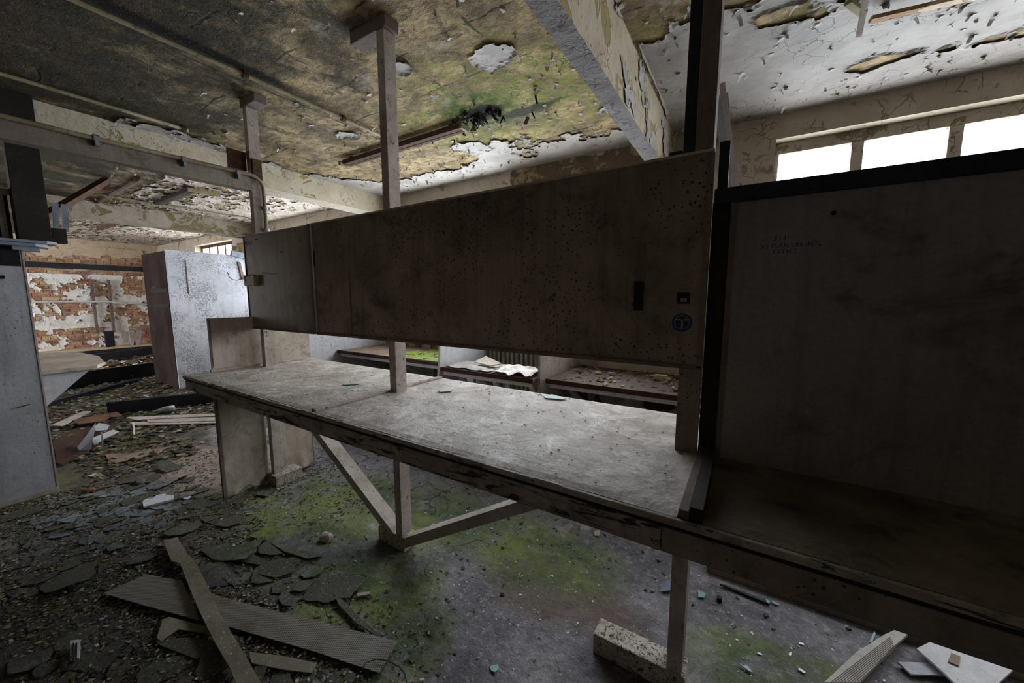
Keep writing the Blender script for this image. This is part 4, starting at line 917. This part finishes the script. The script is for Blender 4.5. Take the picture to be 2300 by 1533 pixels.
# left grey panel, black post and blue-grey ledges
lp = thing('partition_board', 'tall grey-blue board standing at the left edge of the picture', 'board', (-4.46, .2, 0))
B(-4.49, -4.45, -1.2, .448, .0, 1.86, bev=.004).build('board', M['whitebl'], lp)
B(-4.45, -4.44, -1.2, .445, .0, .035).build('skirting', M['timber'], lp)
B(-4.45, -4.446, .440, .449, .04, 1.85).build('edge_strip', M['timber'], lp)
B(-4.446, -4.442, .10, .43, 1.72, 1.86).build('opening', M['hole'], lp)
a, b = at(0, 618, x=-4.44), at(12, 626, x=-4.44); B(-4.448, -4.44, a.y-.1, b.y, b.z, a.z).build('slot_opening', M['hole'], lp)
MB().bar(at(38, 915, x=-4.44), at(68, 907, x=-4.43), .012, .006).build('torn_flap', M['timberdk'], lp)
B(-4.50, -4.38, .43, .585, 1.905, CEIL-.001, bev=.004).build('black_post', M['nearblack'], label='black square post rising to the ceiling at the left edge', cat='post')
bx = thing('pale_frame', 'grey frame with black opening standing on the blue-grey ledge at the left edge', 'frame', (-4.5, .2, 1.9))
MB().box(-4.50, -4.47, -.6, .44, 2.22, 2.26).box(-4.50, -4.47, .37, .40, 1.905, 2.22).build('surround', M['timber'], bx); B(-4.53, -4.50, -.6, .42, 1.905, 2.24).build('opening', M['hole'], bx)
ld = thing('blue_ledge', 'blue-grey ledge of rounded boards below the black post', 'ledge', (-4.4, .3, 1.86))
MB().prism([(-4.36,-1.0,1.862),(-4.36,.50,1.862),(-4.40,.56,1.862),(-4.56,.58,1.862),(-4.56,-1.0,1.862)], (0,0,.022)).build('board', M['trimblue'], ld)
MB().prism([(-4.33,.33,1.885),(-4.33,.55,1.885),(-4.36,.60,1.885),(-4.56,.60,1.885),(-4.56,.33,1.885)], (0,0,.018)).build('board', M['trimblue'], ld)
MB().prism([(-4.40,.40,1.835),(-4.40,.52,1.835),(-4.56,.54,1.835),(-4.56,.40,1.835)], (0,0,.026)).build('board', M['trimblue'], ld)
for yy in (.60, .645):
    MB().bar((-4.45, yy+.02, 2.00), (-4.45, yy+.03, 2.20), .03, .03, (1,0,0)).build('grey_tube', M['trimblue'], label='short grey upright beside the black post, %s of the pair' % ('left' if yy < .62 else 'right'), cat='tube')
B(-4.50, -4.40, .59, .66, 1.905, 2.01).build('black_bracket', M['nearblack'], label='black block under the two grey uprights', cat='block')

# ================================================================== FLOOR: broken covering, litter, loose things
def clip(poly, nx, ny, c):   # keep nx*x+ny*y <= c
    out = []
    for i in range(len(poly)):
        a, b = poly[i], poly[(i+1) % len(poly)]; da, db = nx*a[0]+ny*a[1]-c, nx*b[0]+ny*b[1]-c
        if da <= 0: out.append(a)
        if (da < 0) != (db < 0) and da != db:
            t = da/(da-db); out.append((a[0]+(b[0]-a[0])*t, a[1]+(b[1]-a[1])*t))
    return out
rr = random.Random(21); seeds = []
tries = 0
def zone(x, y):   # how much of the covering is broken up here
    if x > -1.15: return 0
    if y > .95+.25*(x+2.6)*-1 and x > -3.0: return .0 if y > 1.0 else .4
    if x < -3.1 and y > 1.05: return .0
    return 1
while len(seeds) < 300 and tries < 6000:
    tries += 1; x, y = rr.uniform(-4.25, -1.1), rr.uniform(.12, 1.3)
    if not zone(x, y): continue
    q = max(0, min(1, ((x+2.75)*1.6+(y-.33)*.66)/3.0)); 
    if math.hypot(x+2.75-1.6*q, y-.33-.66*q) < .2: continue
    sp_ = rr.choice((.04, .055, .055, .075, .10, .14)); 
    if x > -2.6: sp_ *= 1.2
    if all((x-a)**2+(y-b)**2 > (max(sp_, c)*.9)**2 for a, b, c in seeds): seeds.append((x, y, sp_))
for i, (x, y, s_) in enumerate(seeds):
    R_ = s_*rr.uniform(.8, 1.25); ph = rr.uniform(0, 3); an = rr.uniform(0, 3.14); el = rr.uniform(.45, 1)
    poly = []
    for k in range(7):
        t_ = k*2*math.pi/7+ph+rr.uniform(-.25, .25); q = R_*rr.uniform(.75, 1.1); u, v = q*math.cos(t_), q*el*math.sin(t_)
        poly.append((x+u*math.cos(an)-v*math.sin(an), y+u*math.sin(an)+v*math.cos(an)))
    for j, (a, b, c) in enumerate(seeds):
        if i == j or (a-x)**2+(b-y)**2 > (R_+c*1.3)**2: continue
        nx, ny = a-x, b-y; l_ = math.hypot(nx, ny); nx /= l_; ny /= l_; w_ = s_/(s_+c); poly = clip(poly, nx, ny, nx*(x+(a-x)*w_)+ny*(y+(b-y)*w_)-.004*rr.random())
        if len(poly) < 3: break
    if len(poly) < 3 or rr.random() < .15: continue
    pts = []
    for k in range(len(poly)):
        a, b = poly[k], poly[(k+1) % len(poly)]
        for m_ in (0, .35, .7):
            j_ = 0 if m_ == 0 else math.hypot(b[0]-a[0], b[1]-a[1])*.09
            pts.append((a[0]+(b[0]-a[0])*m_+rr.uniform(-j_, j_), a[1]+(b[1]-a[1])*m_+rr.uniform(-j_, j_)))
    tx, ty = rr.gauss(0, .06), rr.gauss(0, .06)
    zs = [tx*(px-x)+ty*(py-y) for px, py in pts]; z0 = .001-min(zs)
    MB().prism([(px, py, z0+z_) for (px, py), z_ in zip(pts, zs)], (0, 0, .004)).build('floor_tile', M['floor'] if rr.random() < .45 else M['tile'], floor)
def in_view_left(x, y):
    if x > -.85: return .0
    d = .55+.45*mnoise.noise(Vector((x*1.3, y*1.6, 4)))
    if x > -2.2 and y > .8: d *= .16
    if x > -3.0 and y > 1.1: d *= .22
    if x < -3.1 and .95 < y < 1.95: d *= .22
    if x < -3.3 and .45 < y < .95: d *= .5
    return d
crumbs('floor_litter', None, None, 30000, -4.4, -.9, .05, 1.9, .001, [M['litter'], M['litter'], M['flake'], M['chipgreen'], M['tile']], .002, .011, 41, floor, in_view_left, .3)
crumbs('floor_litter', None, None, 16000, -4.3, -1.0, .1, 1.4, .008, [M['litter'], M['flake'], M['chipgreen'], M['litter']], .0015, .008, 49, floor, in_view_left, .3)
crumbs('floor_litter', None, None, 16000, -9.5, -4.4, .6, 3.3, .001, [M['litter'], M['litter'], M['litter'], M['litter'], M['flake'], M['chipgreen']], .005, .034, 42, floor, lambda x, y: .12 if (x > -5.3 and y > 1.35) else .9, .3)
crumbs('floor_litter', None, None, 2500, -13.8, -9.5, 1.0, 3.65, .001, [M['litter'], M['litter'], M['flake'], M['rust'], M['brickpaint']], .02, .09, 43, floor, None, .5)
crumbs('floor_litter', None, None, 1300, -3.1, .6, 1.75, 3.6, .001, [M['litter'], M['tile'], M['tile'], M['litter']], .002, .014, 44, floor, lambda x, y: .9 if x < -.3 else .25, .25)
crumbs('floor_crumbs', None, None, 2600, -1.7, 1.3, .75, 2.15, .0005, [M['flake'], M['glassbits'], M['litter']], .0015, .006, 45, floor, lambda x, y: .6+.4*mnoise.noise(Vector((x*2, y*2, 1))), .1)
crumbs('glass_crumbs', 'white glass crumbs sprinkled over the mossy floor right of the bench leg', 'debris', 420, -.05, .75, 1.15, 1.95, .001, [M['glassbits']], .002, .012, 46, None, lambda x, y: max(.06, 1-math.hypot((x-.38)/.35, (y-1.42)/.28)), .15)
# fallen strips and boards
def strip(name, label, cat, corners, z, th, mat, lift=None, group=None):
    pts = []
    for i, (px, py) in enumerate(corners):
        zz = z+(lift[i] if lift else 0); p = at(px, py, z=zz); pts.append(p)
    return MB().prism(pts, (0, 0, th)).build(name, mat, label=label, cat=cat, group=group)
strip('loose_plank', 'long grey plank lying across the diffuser sheet at the bottom left', 'plank', [(367,1217),(398,1209),(423,1248),(438,1262),(470,1325),(500,1390),(545,1465),(600,1560),(540,1560),(515,1500),(480,1440),(448,1375),(425,1320),(405,1268),(385,1262)], .035, .010, M['plank'])
strip('diffuser_sheet', 'long dimpled light diffuser sheet with rust stains lying on the floor', 'panel', [(480,1335),(560,1358),(700,1392),(893,1441),(852,1512),(700,1462),(520,1410),(475,1398),(440,1365)], .016, .004, M['mesh'])
strip('diffuser_sheet', 'left broken end of the dimpled diffuser with a torn top edge', 'panel', [(232,1333),(300,1303),(330,1290),(372,1299),(408,1303),(428,1345),(450,1394),(330,1362)], .018, .004, M['mesh'])
strip('broken_strip', 'pale grey torn strip under the plank, left of the diffuser', 'strip', [(365,1392),(380,1386),(480,1412),(478,1424),(400,1414),(362,1440),(352,1434)], .012, .004, M['plank'])
strip('broken_strip', 'dark flat strip below the torn pale strip by the plank', 'strip', [(350,1440),(420,1432),(485,1440),(478,1470),(440,1480),(360,1450)], .010, .004, M['tile'])
strip('broken_strip', 'long dusty strip lying right of the plank foot at the bottom', 'strip', [(560,1465),(640,1475),(712,1490),(700,1512),(640,1505),(565,1490)], .012, .004, M['plank'])
strip('white_foam_piece', 'white stepped foam tile fragment lying left of the bench leg screen', 'foam tile', [(321,1132),(328,1124),(343,1124),(352,1116),(372,1112),(373,1117),(390,1115),(389,1125),(350,1135),(323,1142)], .012, .016, M['polyst'])
strip('white_paint_scrap', 'small white scrap right of the white foam fragment', 'scrap', [(410,1117),(425,1110),(430,1116),(420,1122),(412,1121)], .006, .004, M['polyst'])
strip('ribbed_trim_piece', 'small white ribbed piece in the dark at the bottom left corner', 'trim piece', [(158,1443),(180,1441),(181,1452),(179,1482),(158,1485)], .02, .012, M['white'])
for k in range(2):
    p, q = at(165+7*k, 1443, z=.034), at(164+7*k, 1482, z=.034); MB().bar(p, q, .004, .003).build('rib', M['nearblack'], bpy.data.objects['ribbed_trim_piece'])
strip('floor_slab', 'folded grey sheet leaning over the litter at the left', 'sheet', [(172,1008),(215,950),(209,985),(205,1008),(178,1014)], .06, .006, M['whitebl'], [-.05,.12,.06,-.04,-.05])
strip('floor_slab', 'pale bent strip beside the folded grey sheet', 'sheet', [(205,985),(255,965),(268,970),(235,985),(212,1000)], .05, .005, M['white'], [0,.02,.02,0,-.02])
strip('floor_slab', 'pale curled panel behind the folded grey sheet', 'sheet', [(212,958),(222,950),(246,955),(240,966),(215,968)], .07, .005, M['whitebl'])
strip('blue_sliver', 'thin blue sliver standing beside the folded grey sheet', 'sliver', [(226,970),(231,972),(233,1000),(230,1004),(228,992)], .05, .006, M['shardbl'], [.05,.05,0,-.02,0])
strip('red_wood', 'orange-brown splintered wood lying behind the folded grey sheet', 'wood', [(165,945),(240,930),(246,938),(232,948),(180,954)], .05, .015, M['redbrown'])
strip('red_wood', 'dark curled brown veneer lying in front of the black steel angle', 'wood', [(240,930),(262,926),(275,934),(262,938),(245,938)], .04, .012, M['redbrown'])
strip('wood_plank', 'pale splintered lath sloping up at the far left litter', 'plank', [(118,955),(185,925),(205,925),(140,957)], .05, .012, M['timber'])
strip('dark_red_sheet', 'large dark red-brown sheet lying under the litter beside the left panel', 'sheet', [(120,990),(175,960),(260,950),(255,965),(215,1005),(140,1045),(128,1040)], .012, .008, M['darkred'])
for k, (c, lab) in enumerate([([(285,938),(480,930),(488,935),(310,944)], 'long pale floorboard in front of the bottle, farthest of three'), ([(330,944),(486,938),(487,946),(335,950)], 'pale floorboard in front of the bottle, middle of three'), ([(292,950),(486,944),(487,951),(300,956)], 'pale floorboard in front of the bottle, nearest of three')]):
    strip('floor_board', lab, 'floorboard', c, .03-.008*k, .012, M['timber'])
strip('upright_stick', 'short white stick standing in the litter before the floorboards', 'stick', [(297,950),(302,949),(304,976),(300,977)], .03, .01, M['white'])
a, b = at(355, 922, z=.05), at(392, 916, z=.06)
bo = thing('glass_bottle', 'clear glass bottle lying on its side against the black steel angle', 'bottle', a)
a2 = a+(a-b)*.25
MB().tube([a2, a2*.9+a*.1, a, a+(b-a)*.25, a+(b-a)*.4, b], [.012,.014,.016,.034,.040,.040], 14).build('body', M['bottle'], bo, smooth=True)
MB().tube([a2-(b-a)*.05, a2+(b-a)*.03], .018, 12).build('neck_ring', M['bottle'], bo)
strip('cardboard_sheet', 'brown torn floor sheet with curled edge in the left middle of the floor', 'sheet', [(236,1020),(300,1018),(395,1000),(310,1030),(262,1040),(245,1036)], .008, .005, M['brown'])
# stones, blocks, strips
def lump(name, label, cat, px, py, r_, mat, seed, sq=.6):
    p = at(px, py, z=.01); bm = bmesh.new(); bmesh.ops.create_icosphere(bm, subdivisions=2, radius=1)
    mb = MB(); vs = []
    for v in bm.verts:
        n_ = 1+.35*mnoise.noise(v.co*1.3+Vector((seed,0,0))); c = v.co*n_*r_; vs.append((p.x+c.x, p.y+c.y*.8, max(.001, p.z+c.z*sq)))
    mb.add(vs, [[v.index for v in f.verts] for f in bm.faces]); bm.free(); return mb.build(name, mat, label=label, cat=cat)
lump('stone_lump', 'rough grey stone on the mossy floor left of the diagonal brace', 'stone', 733, 1207, .045, M['timber'], 3, .7)
lump('rusty_lump', 'dark rusty lump on the pale floor in front of the left panel', 'debris', 200, 1102, .05, M['redbrown'], 5, .4)
lump('dark_lump', 'grey lump beside the cracked floor sheets left of the screen', 'debris', 313, 1083, .05, M['tile'], 9, .5)
strip('paper_roll', 'small rolled pale scrap on the floor before the bench post', 'scrap', [(802,1335),(830,1331),(831,1337),(803,1342)], .006, .010, M['timber'])
strip('grey_chip', 'pale blue-grey leaf-shaped chip on the dark floor at the bottom', 'chip', [(1100,1496),(1119,1492),(1120,1502),(1112,1510),(1103,1506)], .004, .003, M['shard'])
strip('black_strip', 'straight black strip lying on the floor right of the front leg', 'strip', [(1617,1314),(1623,1313),(1731,1354),(1728,1359)], .006, .008, M['black'])
p = at(1616, 1343, z=.015); B(p.x-.011, p.x+.011, p.y-.012, p.y+.012, .001, .022, bev=.002).build('black_cube', M['nearblack'], label='tiny black cube on the floor left of the black strip', cat='block')
strip('glass_shard', 'dark blue glass shard leaning at the left of the front leg', 'glass', [(1482,1329),(1487,1312),(1500,1303),(1512,1305),(1511,1326)], .012, .004, M['shardbl'])
strip('glass_shard', 'pale green glass shard right of the front leg', 'glass', [(1568,1325),(1585,1334),(1581,1343),(1568,1341)], .006, .004, M['shard'])
strip('glass_shard', 'pale glass shard at the right end of the black strip', 'glass', [(1720,1345),(1730,1350),(1727,1356),(1722,1352)], .016, .003, M['shard'])
strip('glass_shard', 'pointed pale glass sliver right of the black strip end', 'glass', [(1733,1348),(1752,1357),(1744,1359),(1737,1355)], .006, .003, M['shard'])
strip('glass_shard', 'narrow blue glass shard on the floor at the bottom centre right', 'glass', [(1659,1491),(1685,1502),(1691,1511),(1686,1510)], .006, .004, M['shardbl'])
strip('glass_shard', 'small pale shard touching the foot block of the front leg', 'glass', [(1412,1454),(1424,1449),(1427,1452),(1415,1459)], .006, .004, M['shard'])
strip('paint_chip', 'round cream paint chip behind the foot block of the front leg', 'chip', [(1418,1466),(1430,1465),(1437,1478),(1426,1478)], .006, .003, M['cream'])
strip('paint_chip', 'yellow-brown paint chip under the bench right of centre', 'chip', [(1335,1193),(1348,1190),(1346,1204),(1336,1203)], .006, .003, M['cream'])
strip('paint_chip', 'long yellow-brown paint chip under the bench left of the front leg', 'chip', [(1430,1211),(1437,1211),(1445,1217),(1439,1220)], .006, .003, M['cream'])
strip('ribbed_plank', 'pale ribbed plank sloping across the bottom right floor', 'plank', [(1850,1538),(1922,1470),(1985,1430),(2030,1410),(2052,1398),(2062,1402),(2035,1432),(2000,1462),(1930,1538)], .030, .012, M['plankpale'])
rp = bpy.data.objects['ribbed_plank']
for k in range(9):
    t_ = (k+.7)/9.6; a = at(1855+t_*72, 1536, z=.0425); b = at(1998+t_*16, 1428+t_*30, z=.0425); MB().bar(a, b, .0016, .0022).build('rib', M['timberdk'], rp)
strip('white_board', 'large pale warped board in the bottom right corner', 'board', [(2058,1460),(2100,1440),(2140,1424),(2230,1452),(2310,1475),(2240,1540),(2165,1560),(2120,1515)], .034, .010, M['white'])
strip('white_board', 'small pale offcut tucked under the large board at bottom right', 'board', [(2016,1489),(2090,1491),(2142,1520),(2046,1517)], .012, .008, M['whitebl'])
strip('brown_square', 'small brown square chip lying on the large pale board', 'chip', [(2136,1467),(2157,1475),(2153,1496),(2129,1486)], .046, .004, M['brown'])
strip('paint_chip', 'curled white chip on the far edge of the large pale board', 'chip', [(2245,1461),(2262,1466),(2268,1476),(2248,1468)], .046, .004, M['polyst'])
strip('glass_shard', 'upright pale green shard behind the ribbed plank', 'glass', [(1952,1443),(1963,1420),(1967,1424),(1958,1445)], .012, .006, M['shard'])
# thin black cable loop on the diffuser end
wpts = [at(px, py, z=.03) for px, py in [(812,1505),(822,1487),(845,1479),(872,1483),(898,1497),(910,1512),(914,1535)]]
MB().tube(wpts, .0022, 6).build('thin_cable', M['wire'], label='thin black cable looping over the right end of the diffuser', cat='cable', smooth=True)
for k, (px, py, lab, m_) in enumerate([(1350, 0, '', None)]): pass
red = [(460,1178,'small red scrap beside a green tile near the middle left floor'), (562,1235,'tiny red sliver on a green floor tile left of the brace')]
for px, py, lab in red: strip('red_scrap', lab, 'scrap', [(px-8,py+3),(px,py-3),(px+8,py-1),(px+2,py+4)], .02, .003, M['darkred'])
for i, (c, lab) in enumerate([([(480,1180),(500,1167),(535,1158),(550,1162),(540,1175),(510,1184)], 'bluish green floor tile tilted up left of the bench leg'),
    ([(450,1236),(500,1222),(560,1240),(600,1262),(590,1270),(540,1262),(480,1258)], 'long green curled floor tile in front of the screen'),
    ([(560,1205),(600,1215),(640,1240),(690,1255),(720,1250),(730,1240),(650,1190),(600,1180)], 'large mossy floor sheet with a dark lifted edge left of the brace'),
    ([(580,1290),(620,1262),(650,1275),(660,1285),(620,1298)], 'dark green curled tile right of the plank top'),
    ([(625,1345),(640,1320),(648,1330),(660,1345),(655,1362),(635,1360)], 'green pointed tile shard touching the diffuser edge'),
    ([(750,1335),(775,1352),(810,1390),(850,1425),(845,1428),(800,1400),(760,1358)], 'long narrow lifted sheet edge above the diffuser')]):
    strip('loose_floor_tile', lab, 'floor tile', c, .012, .005, M['tile'] if i != 2 else M['floor'])

# groups for repeats
GR = {'timber_post':'timber posts along the bench','window_bench':'benches under the windows','bench_divider':'dividers between the window benches','light_fitting':'rusty ceiling light battens','glass_shard':'glass shards on bench and floor','paint_chip':'loose paint chips','floor_board':'pale floorboards in front of the bottle','wall_batten':'battens on the brick wall','steel_angle':'black steel lengths on the far floor','conduit_pipe':'conduit pipes','loose_floor_tile':'lifted floor tiles around the plank','broken_strip':'torn strips around the plank','white_board':'pale boards in the bottom right corner','crumpled_sheet':'fallen paint sheets on the middle window bench','plaster_lump':'plaster lumps on the right window bench','hanging_board':'boards hung between the posts','diffuser_sheet':'broken pieces of the dimpled diffuser','red_wood':'red-brown splinters in the left litter','floor_slab':'pale bent sheets in the left litter','red_scrap':'tiny red scraps','grey_tube':'grey uprights beside the black post'}
for o in bpy.data.objects:
    k = o.name.split('.')[0]
    if not o.parent and k in GR and 'label' in o: o['group'] = GR[k]
